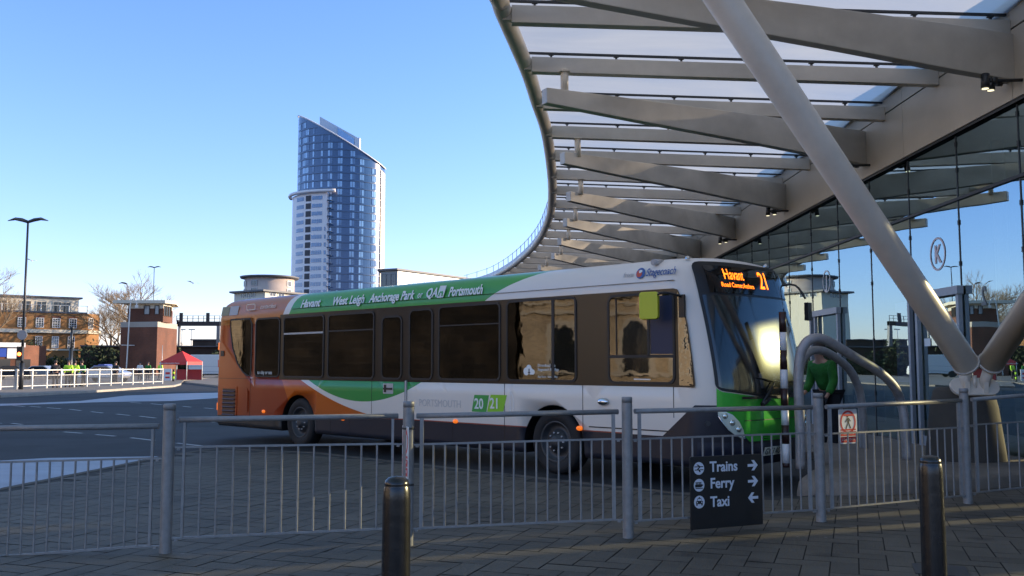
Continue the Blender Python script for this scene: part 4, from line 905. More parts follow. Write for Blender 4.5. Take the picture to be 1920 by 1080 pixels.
# stand letters on the glass
for ch,cy,cz,rr_ in (('K',16.55,3.56,.30),('J',22.45,3.60,.27),('L',28.4,3.6,.27)):
    m=MB(); T=T3((XW-.006,cy,cz),(0,-1,0),(0,0,1)); m.ring(circ(0,0,rr_,36),circ(0,0,rr_*.88,36),T,.003)
    add_text(m,ch,rr_*1.5,T@Matrix.Translation((-.0,-rr_*.52,.001)),align='CENTER',sx=.85,bold=.012)
    tk(m,'stand_letter',mat('frost',(.62,.56,.60),.6) if ch=='K' else M['white'])
m=MB(); T=T3((XW-.006,14.9,2.55),(0,-1,0),(0,0,1)); add_text(m,'2',.42,T@Matrix.Scale(-1,4,(1,0,0)),sx=.8,bold=.01); tk(m,'mirrored_number',mat('faintnum',(.16,.19,.2),.6))  # mirror-image digit drawn faintly on the glass
m=MB(); m.box(XW-.012,XW-.008,16.95,17.2,1.93,2.07); tk(m,'door_notice',M['text_white'])
m=MB()
m.box(XW+1.2,XW+1.3,20.5,21.4,1.2,3.0); tk(m,'information_panel',M['blue_sign'])
# inside furniture seen through the glass
m=MB()
for y in (6,10,15,19,25,31): m.box(XW+3.2,XW+3.7,y,y+1.6,.14,.6); m.box(XW+3.65,XW+3.72,y,y+1.6,.6,1.0)
tk(m,'waiting_seat',M['dark_metal'])
m=MB()
for y in (8,14.8,21,28,35): m.tube([(XW+1.8,y+3,.14),(XW+1.8,y+3,5.9)],.12,14)
tk(m,'inner_column',M['rim'])
# ---- canopy
can=thing('canopy','sweeping white steel and translucent glass canopy reaching out over the bus','canopy',(4,20,0))
def ck(mb,name,mt,**k): return kid(mb.build(name,mt,can,**k))
ZT=6.93
cp=[(60,-30),(78,5),(92,50),(155,200),(194,300),(224,400),(256,500),(272,600),(281,700),(281,770),(275,830),(258,880),(236,925),(206,965),(170,1000),(130,1032),(85,1060),(30,1085),(-60,1110)]
edge=[ground(900+a/2.077,b_/2.077,ZT) for a,b_ in cp]
e0=edge[0]; dd0=(edge[0]-edge[2]).normalized()
edge=[e0+dd0*7+Vector((-.8,0,0)),e0+dd0*3.4+Vector((-.15,0,0))]+edge
ep=smooth_path(edge,5)
m=MB(); m.tube(ep,.135,20); ck(m,'edge_tube',M['steel_strut'])
def edgeX(Y):
    for a,c in zip(ep,ep[1:]):
        if (a.y-Y)*(c.y-Y)<=0 and abs(a.y-c.y)>1e-6: return lerp(a.x,c.x,(Y-a.y)/(c.y-a.y))
    return ep[0].x if Y<ep[0].y else ep[-1].x
PY=[13.75+2.37*k for k in range(-4,21)]; PY=[y for y in PY if y>4.5]
def ztop(x,xe): return lerp(7.0,6.76,(x-xe)/(FX-xe))
for y in PY:
    xe=edgeX(y)+.13; m=MB(); h_=.27; 
    vs=[]
    for x in (xe,FX-.003):
        zt=ztop(x,xe-.1)
        vs+=[(x,y-.09,zt-h_),(x,y+.09,zt-h_),(x,y+.09,zt),(x,y-.09,zt)]
    m.add(vs,[(0,1,2,3),(7,6,5,4),(0,4,5,1),(1,5,6,2),(2,6,7,3),(3,7,4,0)])
    m.beam((xe-.13,y,6.87),(xe+.01,y,6.87),.13,.2)
    pu=ck(m,'purlin',M['steel_paint'],bevel=.006)
    g_=MB(); 
    g_.beam((xe-.1,y,7.09),(FX-.02,y,6.865),.05,.035)
    x=xe+.35
    while x<FX-.2:
        zt=ztop(x,xe-.1); g_.box(x-.018,x+.018,y-.018,y+.018,zt-.001,zt+.10); g_.box(x-.045,x+.045,y-.03,y+.03,zt+.062,zt+.08); x+=1.15
    o=g_.build('glazing_rail',M['dark_metal'],pu); o.location=(-can.location.x,-can.location.y,-can.location.z); o.location=Vector(o.location)-Vector(pu.location)
    # end cap joining tube and purlin
# translucent glazing, one bowed panel run between purlins
m=MB(); m.smooth=True; nx=8
yl=sorted([PY[0]-1.2]+PY+[ (a+c)/2 for a,c in zip(PY,PY[1:])]+[PY[-1]+1])
vs=[]
for y in yl:
    xe=edgeX(y)+.02; up=0 if any(abs(y-q)<1e-6 for q in PY) else .05
    for i in range(nx+1):
        x=lerp(xe,FX+.25,i/nx); vs.append((x,y,ztop(min(x,FX),xe)+.13+up))
m.add(vs,[(j*(nx+1)+i,j*(nx+1)+i+1,(j+1)*(nx+1)+i+1,(j+1)*(nx+1)+i) for j in range(len(yl)-1) for i in range(nx)])
ck(m,'roof_glazing',M['roof_glazing'])
m=MB(); m.beam((FX+.1,Y0,6.98),(FX+.1,Y1,6.98),.35,.10); ck(m,'rear_gutter',M['fascia'])
# tapered cantilever beams with hangers and spotlights
tips=[(11.1,.42),(15.8,.56),(20.65,1.13),(25.4,1.55),(30.1,1.72),(34.8,1.78),(39.5,1.74),(44.2,1.3)]
walls=[13.7,19.55,25.35,31.2,36.9,42.6,48.3,54.0]
for (ty,tx_),wy in zip(tips,walls):
    a=Vector((tx_,ty,6.35)); c=Vector((FX-.01,wy,6.53)); d=(c-a); ln=Vector((d.x,d.y,0)); s_=Vector((-ln.y,ln.x,0)).normalized()*.085
    m=MB(); secs=[(0,.0,.27),(.25,.06,.40),(.55,.13,.54),(.85,.18,.68),(1,.18,.71)]; vs=[]
    for t,dz,h_ in secs:
        p=a+d*t; zt=6.35+dz
        if t==0: pass
        vs+=[Vector((p.x,p.y,zt-h_))-s_,Vector((p.x,p.y,zt-h_))+s_,Vector((p.x,p.y,zt))+s_,Vector((p.x,p.y,zt))-s_]
    k=len(secs); m.add(vs,[(0,1,2,3),tuple((k-1)*4+i for i in (3,2,1,0))]+[(j*4+i,j*4+(i+1)%4,(j+1)*4+(i+1)%4,(j+1)*4+i) for j in range(k-1) for i in range(4)])
    bo=ck(m,'cantilever_beam',M['steel_paint'],bevel=.012)
    m=MB(); hx=tx_+.36; hy=ty+.2; m.tube([(hx,hy,6.3),(hx,hy,6.76)],.07,14); m.box(hx-.09,hx+.09,hy-.09,hy+.09,6.70,6.725); ck(m,'hanger',M['steel_strut'])
    for dx,dy,dz in ((.25,.12,-.02),(.55,-.30,-.12)):
        q=Vector((FX-dx,wy+dy,5.86+dz)); sp1=MB()
        sp1.tube([q+Vector((0,0,.1)),q+Vector((-.02,-.02,-.12))],.06,14); sp1.tube([q,Vector((FX,q.y+.02,q.z+.02))],.025,8); sp1.tube([q+Vector((.08,0,0)),q+Vector((.16,0,0))],.055,12)
        s1=ck(sp1,'spotlight',M['dark_metal']); ln_=MB(); ln_.tube([q+Vector((-.02,-.02,-.121)),q+Vector((-.02,-.02,-.128))],.048,12); l1=ln_.build('spot_lens',M['spotlens'],s1); l1.location=-(Vector(can.location)+Vector(s1.location))
# V struts
node=Vector((6.45,13.0,1.47))
vc=thing('v_column','two thick cream steel struts forming a V on a concrete pedestal','column',(6.5,13.1,PZ))
def vk(mb,name,mt,**k): return kid(mb.build(name,mt,vc,**k))
sA=atY(1811,682,13.0); eA=atY(1355,0,9.7); dA=(eA-sA); eA2=sA+dA*((6.42-sA.z)/dA.z)
m=MB(); m.tube([sA,sA+dA*.006,eA2],[.165,.175,.175],32); vk(m,'strut',M['steel_strut'])
m=MB(); m.tube([sA-dA.normalized()*.02,sA+dA.normalized()*.012],.185,32); vk(m,'strut_flange',M['steel_paint'])
sB=atY(1858,680,12.9); dB=Vector((.0,-1,.70)); sB2=sB+dB*((6.4-sB.z)/.70)
m=MB(); m.tube([sB,sB2],.165,32); vk(m,'strut',M['steel_strut']); m=MB(); m.tube([sB-dB.normalized()*.02,sB+dB.normalized()*.012],.178,32); vk(m,'strut_flange',M['steel_paint'])
p0=atY(1829,727,12.95)
m=MB(); m.prism([(x*.33,z_*.13) for x,z_ in [(-.62+math.cos(R(a_))*.4,math.sin(R(a_))) for a_ in range(90,271,15)]+[(.62+math.cos(R(a_))*.4,math.sin(R(a_))) for a_ in range(-90,91,15)]],T3(p0+Vector((0,.05,0)),(1,0,0),(0,.45,.9)),.05); vk(m,'base_plate',M['steel_strut'],bevel=.008)
m=MB()
for s0,dx in ((sA,-.10),(sB,.10)):
    q=p0+Vector((dx*1.3,.05,.0)); m.tube([s0,q],.075,14); m.box(q.x-.03,q.x+.03,q.y-.1,q.y+.05,q.z-.08,q.z+.08)
m.tube([p0+Vector((0,.02,.0)),p0+Vector((0,.02,.17))],.03,12); vk(m,'pin_joint',M['steel_strut'])
m=MB(); pc_=Vector((p0.x+.02,13.35,0)); m.smooth=True
prf=[(.56,.10),(.54,.35),(.46,1.0),(.41,1.22),(.36,1.27),(.0,1.28)]
m.lathe(prf,Matrix.Translation(pc_)@Matrix.Scale(.8,4,(0,1,0)),28); vk(m,'pedestal',mat('dark_concrete',(.055,.05,.042),.85,noise=.25,nscale=3,bump=.2))
# far edge guard posts above the canopy edge
m=MB(); k_=0
far=[p for p in ep if p.y>33]
tot=0
for a,c in zip(far,far[1:]):
    m.beam(a+Vector((-.05,0,.18)),c+Vector((-.05,0,.18)),.03,.16)
    m.beam(a+Vector((-.05,0,.62)),c+Vector((-.05,0,.62)),.02,.02)
for p in far[::2]: m.box(p.x-.07,p.x-.03,p.y-.02,p.y+.02,p.z,p.z+.66)
ck(m,'edge_guard',M['sign_white'])
# ---------------------------------------------------------------- people
def person(loc,rz_,jacket,trousers,label,pose=0,scale=1,hair=True,vest=None):
    o=thing('person',label,'person',loc,rz_,None); o.scale=(scale,)*3
    lean={0:0,1:.22}[pose]
    V=[(0,0,.95),(0,lean*.3,1.18),(0,lean*.7,1.40),(0,lean*.9,1.50),(0,lean+.01,1.58),(0,lean+.02,1.70),
       (-.19,lean*.7,1.42),(-.25,lean*.6+.02,1.14),(-.24,lean*.6+.16,.93),(-.24,lean*.6+.22,.87),
       (.19,lean*.7,1.42),(.25,lean*.6+.02,1.14),(.22,lean*.6+.18,.96),(.21,lean*.6+.25,.92),
       (-.10,0,.90),(-.11,.02,.50),(-.12,-.02,.08),(-.12,.13,.03),(.10,0,.90),(.11,.04,.50),(.13,.02,.08),(.13,.17,.03)]
    E=[(0,1),(1,2),(2,3),(3,4),(4,5),(2,6),(6,7),(7,8),(8,9),(2,10),(10,11),(11,12),(12,13),(0,14),(14,15),(15,16),(16,17),(0,18),(18,19),(19,20),(20,21)]
    Rd=[(.15,.11),(.14,.10),(.17,.11),.06,.08,.095,.06,.042,.032,.03,.06,.042,.032,.03,.085,.058,.045,.04,.085,.058,.045,.04]
    skin_mesh('body',V,E,Rd,M['skin'],o)
    ji=[0,1,2,6,7,8,10,11,12]; mp={v:i for i,v in enumerate(ji)}
    je=[(mp[a],mp[c]) for a,c in E if a in mp and c in mp]
    skin_mesh('jacket',[V[i] for i in ji],je,[tuple(x+.035 for x in (Rd[i] if isinstance(Rd[i],tuple) else (Rd[i],)*2)) for i in ji],jacket,o)
    ti=[0,14,15,16,18,19,20]; mp={v:i for i,v in enumerate(ti)}
    te=[(mp[a],mp[c]) for a,c in E if a in mp and c in mp]
    skin_mesh('trousers',[V[i] for i in ti],te,[tuple(x+.025 for x in (Rd[i] if isinstance(Rd[i],tuple) else (Rd[i],)*2)) for i in ti],trousers,o)
    m=MB(); hp_=Vector((0,lean,1.68))
    m.lathe([(.0,.145),(.06,.13),(.10,.08),(.112,.02),(.108,-.04),(.09,-.07)],Matrix.Translation(hp_+Vector((0,-.02,0))),14); m.build('hair',M['hair'],o)
    m=MB(); f_=hp_+Vector((0,.10,-.01)); m.lathe([(.018,0),(.01,.02),(0,.03)],T3(f_,(1,0,0),(0,0,1))@Matrix.Scale(-1,4,(0,0,1)),8)
    for sx_ in (-.035,.035): m.box(sx_-.012,sx_+.012,f_.y-.004,f_.y+.004,f_.z+.03,f_.z+.045)
    m.build('face_features',M['skin'],o)
    for sx_,vi in ((-1,17),(1,21)):
        m=MB(); fo=Vector(V[vi]); m.box(fo.x-.05,fo.x+.05,fo.y-.20,fo.y+.08,-.0,.09); m.build('shoe',M['black'],o,bevel=.02)
    return o
pg=atY(1553,700,16.3)
person((pg.x,16.3,.12),R(120),M['greenjk'],M['darkcloth'],'person in a bright green jacket standing behind the hoops beside the bus front',1,1.04)
def far_person(px,base,label,jk,rz_=0,pose=0):
    g_=ground(px,base,.12); return person(g_,R(rz_),jk,M['darkcloth'],label,pose)
far_person(103,727,'person in dark coat with green cuffs, leftmost of the group behind the far railing',M['darkcloth'],30,1)
far_person(127,726,'person in black and yellow hi-vis coat just left of the stout dark post',M['hivis'],200,0)
far_person(139,725,'person in lime hi-vis vest with back turned, right of the stout dark post',M['hivis'],20,0)
far_person(157,724,'person in green hi-vis jacket standing beside the blue-topped parked car',M['greenjk'],150,1)
far_person(216,719,'person in dark coat behind the white railing right of the parked car',M['darkcloth'],170,0)
far_person(277,712,'person in green vest left of the red gazebo, farther from it',M['greenjk'],180,0)
far_person(300,712,'person in lime hi-vis vest at the left leg of the red gazebo',M['hivis'],160,0)
far_person(262,713,'person in pale top waiting behind the white railing near the brick signal box',M['galv_white'],190,0)
# ---------------------------------------------------------------- far railing
fr=thing('far_railing','long white railing with mesh infill along the far side of the road','railing',(-29,62,.12))
fA=ground(3,731,.12); fB=ground(304,719.5,.12); ext=(fA-fB).normalized()*6
def fk(mb,name,mt): return kid(mb.build(name,mt,fr))
A0=fA+ext; LEN=(fB-A0).length; npst=17
for i in range(npst+1):
    p=A0.lerp(fB,i/npst); m=MB(); m.box(p.x-.05,p.x+.05,p.y-.05,p.y+.05,.12,1.36); fk(m,'post',M['galv_white'])
for z,t in ((1.28,.06),(.95,.03),(.3,.04)):
    m=MB(); m.beam((A0.x,A0.y,z),(fB.x,fB.y,z),t,t); fk(m,'rail',M['galv_white'])
m=MB()
nb=int(LEN/.12)
for i in range(nb):
    p=A0.lerp(fB,i/nb); m.box(p.x-.008,p.x+.008,p.y-.008,p.y+.008,.3,.95)
fk(m,'bar_infill',M['galv'])
nbp=ground(314,715.5,.12); tg=thing('notice_board','white notice with red print at the right end of the far railing','sign',nbp)
m=MB(); m.box(-.35,.35,-.02,.02,.1,1.15); m.build('panel',M['white'],tg); m=MB(); m.box(-.2,.2,-.026,-.021,.65,.85); m.box(-.2,.2,-.026,-.021,.3,.45); m.build('red_print',M['red'],tg)
m=MB(); q=ground(325,715,.12); 
for k in range(5): 
    m.mi=k%2; m.tube([(0,0,k*.22),(0,0,(k+1)*.22)],.09,10)
o=m.build('warning_post',[M['black'],M['hivis']]); o.location=q; tag(o,'short yellow and black warning post beside the notice at the railing end','post')
# ---------------------------------------------------------------- lamp posts, signs
def bird_arm(m,s):
    pts=[(0,0),(s*.35,.12),(s*.8,.2),(s*1.25,.10)]
    vs=[]; n_=len(pts)
    for (x,z),wd,th in zip(pts,(.08,.22,.3,.05),(.12,.15,.12,.03)): vs+=[(x,-wd,z),(x,wd,z),(x,0,z+th),(x,0,z-th*.6)]
    fs=[]
    for i in range(n_-1):
        o=i*4
        for a,c in ((0,2),(2,1),(1,3),(3,0)): fs.append((o+a,o+c,o+4+c,o+4+a))
    fs.append((0,2,1,3)); fs.append(tuple((n_-1)*4+i for i in (0,2,1,3))); m.add(vs,fs)
def twin_lamp(px,base,top,label,disc=None):
    g_=ground(px,base,.12); ht=atY(px,top,g_.y).z-.12; o=thing('street_lamp',label,'street lamp',g_,0,'tall twin-armed street lamps')
    m=MB(); m.tube([(0,0,0),(0,0,1.6)],.13,14); m.tube([(0,0,1.6),(0,0,ht)],[.085,.06],12); m.build('pole',M['dark_metal'],o)
    for s in (-1,1): m=MB(); bird_arm(m,s); l=m.build('lamp_head',M['dark_metal'],o); l.location=(0,0,ht)
    return o
lp1=twin_lamp(39,730,417,'tallest twin-armed black street lamp at far left carrying a round sign')
lz=lambda py,g_=lp1.location: atY(39,py,g_.y).z-.12
m=MB(); m.tube([(.0,-.10,lz(628)),(.0,-.13,lz(628))],.30,24); m.build('round_sign',M['frame_grey'],lp1)
m=MB(); m.box(-.17,.17,-.35,-.14,lz(676),lz(650)); tl=m.build('signal_head',M['black'],lp1)
m=MB(); m.tube([(0,-.352,lz(664)),(0,-.37,lz(664))],.11,16); m.build('red_signal',M['redlamp'],tl)
lp2=twin_lamp(283,700,502,'slender twin-armed street lamp in front of the brick signal box'); 
gz_=lp2.location; m=MB(); m.tube([(-.1,-.1,atY(283,648,gz_.y).z-.12),(-.1,-.14,atY(283,648,gz_.y).z-.12)],.33,20); m.build('round_sign',M['galv'],lp2)
m=MB(); m.box(-.14,.0,-.2,-.1,atY(283,667,gz_.y).z-.12,atY(283,658,gz_.y).z-.12); m.build('yellow_plate',M['mirror_yellow'],lp2)
g_=ground(236,704,.12); cpz=lambda y:atY(236,y,g_.y).z-.12
o=thing('street_lamp','white hook-topped lamp standing in front of the brick signal box','street lamp',g_); 
m=MB(); m.tube(smooth_path([(0,0,0),(.1,0,3),(.22,0,cpz(600)),(.3,0,cpz(572)),(.55,0,cpz(562)),(.95,0,cpz(561)),(1.2,0,cpz(568)),(1.25,0,cpz(574))],4),.09,10); m.build('pole',M['galv_white'],o)
m=MB(); m.box(1.05,1.45,-.15,.15,cpz(577),cpz(572)); m.build('lamp_head',M['galv_white'],o); m=MB(); m.tube([(-.8,0,cpz(647)),(1.1,0,cpz(647.5))],.05,8); m.build('cross_arm',M['galv_white'],o)
g_=ground(237,699,.12); cpz=lambda y:atY(237,y,g_.y).z-.12
o=thing('street_lamp','grey swan-neck lamp whose single wing-shaped head points left','street lamp',g_)
m=MB(); m.tube(smooth_path([(0,0,0),(0,0,cpz(570)),(-.1,0,cpz(545)),(-.5,0,cpz(532))],4),.10,10); m.build('pole',M['frame_grey'],o)
m=MB(); bird_arm(m,-1); l=m.build('lamp_head',M['dark_metal'],o); l.location=(-.4,0,cpz(533)); l.scale=(1.4,1,1.4)
def noentry(px,base,top,sy,label,offx,board):
    g_=ground(px,base,.12); cz_=lambda y:atY(px,y,g_.y).z-.12; o=thing('no_entry_sign',label,'road sign',g_,0,'red no entry signs across the road')
    m=MB(); m.tube([(0,0,0),(0,0,cz_(top))],.05,10); m.build('pole',M['galv'],o)
    r_=.30; zc=cz_(sy); m=MB(); m.tube([(offx,-.08,zc),(offx,-.10,zc)],r_,28); d_=m.build('disc',M['red'],o)
    m=MB(); m.box(offx-.2,offx+.2,-.105,-.1005,zc-.05,zc+.05); m.build('bar',M['white'],d_)
    bx0,bx1,by0,by1,mt_=board; m=MB(); m.box(bx0,bx1,-.05,-.02,cz_(by0),cz_(by1)); m.build('backing_board',mt_,o); return o
n1=noentry(90,700,637,661,'no entry sign over a white board with a blue disc, nearer the tall lamp',0.05,(-.9,.35,668,643,M['white']))
m=MB(); zc=atY(90,662,n1.location.y).z-.12; m.tube([(-.45,-.055,zc),(-.45,-.075,zc)],.33,24); m.build('blue_disc',M['blue_sign'],n1)
noentry(168,698,648,662,'no entry sign on grey board right of the group in hi-vis jackets',.45,(.1,1.1,672,652,M['galv']))
g_=ground(131,716,.12); dz=lambda y:atY(131,y,g_.y).z-.12; o=thing('dark_post','stout dark post standing before the brick hotel front','post',g_); m=MB(); m.tube([(0,0,0),(0,0,dz(654))],.16,12); m.build('lower_shaft',M['dark_metal'],o); m=MB(); m.tube([(0,0,dz(654)),(0,0,dz(617))],.10,12); m.tube([(0,0,dz(617)),(0,0,dz(613))],.2,12); m.build('upper_shaft',M['dark_metal'],o)
# ---------------------------------------------------------------- vehicles far off
def car(px,base,rz_,mt,label,top=None):
    g_=ground(px,base,.12); o=thing('parked_car',label,'car',g_,R(rz_),'cars parked behind the far railing')
    prof=[(-2.1,.35),(-2.15,.7),(-1.9,.92),(-1.25,.98),(-.6,1.40),(.7,1.42),(1.45,1.0),(2.05,.88),(2.15,.55),(2.1,.33)]
    m=MB(); m.prism(prof,T3((0,.85,0),(1,0,0),(0,0,1)),1.7); m.build('body',mt,o,bevel=.08)
    m=MB()
    for y,s in ((-.853,1),(.86,1)): m.prism([(-1.1,1.0),(-.55,1.35),(.62,1.37),(1.25,1.02)],T3((0,y,0),(1,0,0),(0,0,1)),.006)
    m.build('window',M['pane_dark'],o)
    if top: m=MB(); m.box(-.62,.72,-.8,.8,1.40,1.47); m.box(-.3,.3,-.6,.6,1.47,1.56); m.build('roof_cover',top,o,bevel=.02)
    for x in (-1.35,1.35):
        for y in (-.72,.92): m=MB(); m.tube([(x,y-.18,.32),(x,y,.32)],.32,20); wq=m.build('wheel',M['tyre'],o)
    for y in (-.6,.6): m=MB(); m.box(2.08,2.15,y-.15,y+.15,.62,.75); m.build('headlight',M['lens'],o)
    return o
car(196,716,-8,M['silvercar'],'silver car with blue roof parked behind the white railing',M['bluecar'])
car(76,711,0,M['silvercar'],'silver car parked in front of the arches of the brick hotel')
car(22,712,5,M['darkcloth'],'dark car partly cut by the left edge of the view')
g_=ground(404,707.5,.12); van=thing('white_van','white panel van partly hidden behind the rear of the bus','van',g_,R(185))
sc=2.75/2.5
prof=[(-2.7,.35),(-2.75,2.3),(-2.55,2.5),(1.2,2.5),(1.75,1.6),(2.55,1.25),(2.7,.8),(2.7,.35)]
prof=[(-x,z) for x,z in prof][::-1]
m=MB(); m.prism(prof,T3((0,1,0),(1,0,0),(0,0,1)),2.0); m.build('body',M['vanwhite'],van,bevel=.1)
for x in (-1.8,1.8):
    for y in (-.85,1.05): m=MB(); m.tube([(x,y-.2,.36),(x,y,.36)],.36,20); m.build('wheel',M['tyre'],van)
m=MB(); m.box(-2.6,2.6,1.0,1.012,1.2,1.23); m.box(-2.6,2.6,1.0,1.012,.62,.66); m.build('side_trim',M['frame_grey'],van)
van.scale=(sc,)*3
# gazebo
g_=ground(340,712.5,.12); gz_=thing('gazebo','red pop-up gazebo tent with white lettering beside the white van','gazebo',g_,R(-12))
zt=atY(341,658,g_.y).z-.12; ze=atY(341,678,g_.y).z-.12; zl=atY(341,684,g_.y).z-.12; hw=1.45
m=MB(); m.add([(-hw,-hw,ze),(hw,-hw,ze),(hw,hw,ze),(-hw,hw,ze),(0,0,zt),(-hw,-hw,zl),(hw,-hw,zl),(hw,hw,zl),(-hw,hw,zl)],[(0,1,4),(1,2,4),(2,3,4),(3,0,4),(0,5,6,1),(1,6,7,2),(2,7,8,3),(3,8,5,0)]); m.build('roof',M['tent'],gz_)
for x in (-hw,hw):
    for y in (-hw,hw): m=MB(); m.tube([(x*.98,y*.98,0),(x*.98,y*.98,ze)],.04,8); m.build('leg',M['galv_white'],gz_)
m=MB(); m.add([(-hw,hw*.97,0),(hw,hw*.97,0),(hw,hw*.97,1.05),(-hw,hw*.97,1.05)],[(0,1,2,3)]);  m.build('side_curtain',M['tent'],gz_)
m=MB(); T=T3((-1.1,-hw+.45,ze+.12),(1,0,0),(0,1.9,zt-ze)); add_text(m,'visit',.75,T@Matrix.Translation((0,0,.03)),shear=.3,sx=1.1,bold=.02); add_text(m,'www information here',.2,T3((-1.6,-hw-.02,zl+.1),(1,0,0),(0,0,1)),sx=1.2)
m.build('lettering',M['text_white'],gz_)
# ---------------------------------------------------------------- buildings
def wallprism(poly_,z0,z1,mt,name,parent,top=True):
    m=MB(); m.prism(poly_,T3((0,0,z0),(1,0,0),(0,1,0)),z1-z0); return m.build(name,mt,parent)
def win(parent,A,B,u,z,w_,h_,pane,frame,name='window',bars=(2,3),fr_=.08):
    A=Vector((A[0],A[1],0));B=Vector((B[0],B[1],0)); d=(B-A).normalized(); n_=Vector((d.y,-d.x,0)); o=A+d*u; T=T3((o.x,o.y,z),d,(0,0,1))
    m=MB(); m.ring([(0,0),(w_,0),(w_,h_),(0,h_)],[(fr_,fr_),(w_-fr_,fr_),(w_-fr_,h_-fr_),(fr_,h_-fr_)],T,.10)
    for i in range(1,bars[0]): x=w_*i/bars[0]; m.prism([(x-.025,fr_),(x+.025,fr_),(x+.025,h_-fr_),(x-.025,h_-fr_)],T,.06)
    for i in range(1,bars[1]): y=h_*i/bars[1]; m.prism([(fr_,y-.025),(w_-fr_,y-.025),(w_-fr_,y+.025),(fr_,y+.025)],T@Matrix.Translation((0,0,.0)),.055)
    f=m.build(name,frame,parent); m=MB(); m.prism([(fr_,fr_),(w_-fr_,fr_),(w_-fr_,h_-fr_),(fr_,h_-fr_)],T,.03); m.build('pane',pane,f); return f
def edgebox(parent,A,B,z0,z1,out,mt,name,u0=0,u1=None):
    A=Vector((A[0],A[1],0));B=Vector((B[0],B[1],0)); d=(B-A); Ln=d.length; d.normalize(); u1=Ln if u1 is None else u1; T=T3((A.x,A.y,0),d,(0,0,1))
    m=MB(); m.prism([(u0,z0),(u1,z0),(u1,z1),(u0,z1)],T,out); return m.build(name,mt,parent)
# brick hotel on the left
hb_=thing('brick_hotel','sunlit brown brick hotel with white sash windows and white roof-top storey at far left','building',(0,0,0))
Bp=Vector((Xof(160,151),151)); dv=Vector((.80,.60)); Ap=Bp-dv*26; nv=Vector((dv.y,-dv.x))
zf=lambda py,Y: atY(100,py,Y).z
Dp=12; P_=[tuple(Ap),tuple(Bp),tuple(Bp+Vector((1.2,.9))+Vector((-.2,1.4))),tuple(Bp-nv*Dp+dv*1.0),tuple(Ap-nv*Dp)]
zb_=zf(587,149); zc_=zf(622,149); zar=zf(656,149)
wallprism(P_,0,zb_,M['brick'],'wall',hb_)
edgebox(hb_,P_[0],P_[1],zc_-.25,zc_+.3,.4,M['cream'],'cornice'); edgebox(hb_,P_[1],P_[2],zc_-.25,zc_+.3,.4,M['cream'],'cornice'); edgebox(hb_,P_[0],P_[1],zar-.1,zar+.12,.2,M['cream'],'string_course'); edgebox(hb_,P_[0],P_[1],zb_-.05,zb_+.2,.15,M['slate'],'parapet')
Q_=[tuple(Vector(p)-nv*1.6-dv*1.0) for p in P_[:2]]; Q_=[Q_[0],Q_[1],tuple(Vector(Q_[1])-nv*8),tuple(Vector(Q_[0])-nv*8)]
zp=zf(561,152); wallprism(Q_,zb_-.1,zp,M['cream'],'rooftop_storey',hb_); wallprism([tuple(Vector(Q_[0])+nv*.4),tuple(Vector(Q_[1])+nv*.4+dv*.5),tuple(Vector(Q_[2])+dv*.5),Q_[3]],zp,zp+.25,M['slate'],'flat_roof',hb_)
LN=26
def uof(px):     # distance along facade for a pixel column
    r_=(px-960)/(FPX/CP); # X=r Y ; A + dv*u
    return (r_*Ap.y-Ap.x)/(dv.x-r_*dv.y)
for px in (37,71,102,133): 
    u=uof(px)-.55; win(hb_,P_[0],P_[1],u,zf(615,149),1.15,zf(597,149)-zf(615,149),M['pane_dark'],M['white'],bars=(3,4)); edgebox(hb_,P_[0],P_[1],zf(596.5,149),zf(593,149),.06,M['redbrick'],'window_arch',u-.1,u+1.25)
for px in (70,101,131): 
    u=uof(px)-.45; win(hb_,P_[0],P_[1],u,zf(653,149),1.0,zf(631,149)-zf(653,149),M['pane_dark'] if px!=101 else M['pane_light'],M['white'],bars=(3,4))
win(hb_,P_[1],P_[2],.3,zf(616,149),.9,1.8,M['pane_dark'],M['white'])
for px in (68,97,128,143,22): u=uof(px)-2.3+1.0; win(hb_,Q_[0],Q_[1],u,zb_+.1,1.5,1.75,M['pane_dark'],M['cream'],bars=(2,1))
m=MB(); gA=Vector((*P_[0],0));gB=Vector((*P_[1],0))
for i in range(20): p=gA.lerp(gB,i/19); m.box(p.x-.06,p.x+.06,p.y-.06,p.y+.06,zb_+.2,zb_+1.2)
m.beam(gA+Vector((0,0,zb_+1.2)),gB+Vector((0,0,zb_+1.2)),.08,.06); m.build('terrace_rail',M['galv_white'],hb_)
for px in (68,100,131):
    u=uof(px); A3=Vector((*P_[0],0)); dd3=Vector((dv.x,dv.y,0)); o3=A3+dd3*u; T=T3((o3.x,o3.y,0),dd3,(0,0,1))
    arc=[(1.0*math.cos(a),1.6+1.0*math.sin(a)) for a in [math.pi*k/12 for k in range(13)]]
    m=MB(); m.prism([(1.0,0)]+arc+[(-1.0,0)],T,.04); ao=m.build('arched_opening',M['pane_dark'],hb_)
    m=MB(); m.ring([(1.3,0)]+[(x*1.3,1.6+(z-1.6)*1.3) for x,z in arc]+[(-1.3,0)],[(1.0,0)]+arc+[(-1.0,0)],T,.12); m.build('arch_surround',M['concrete'],ao)
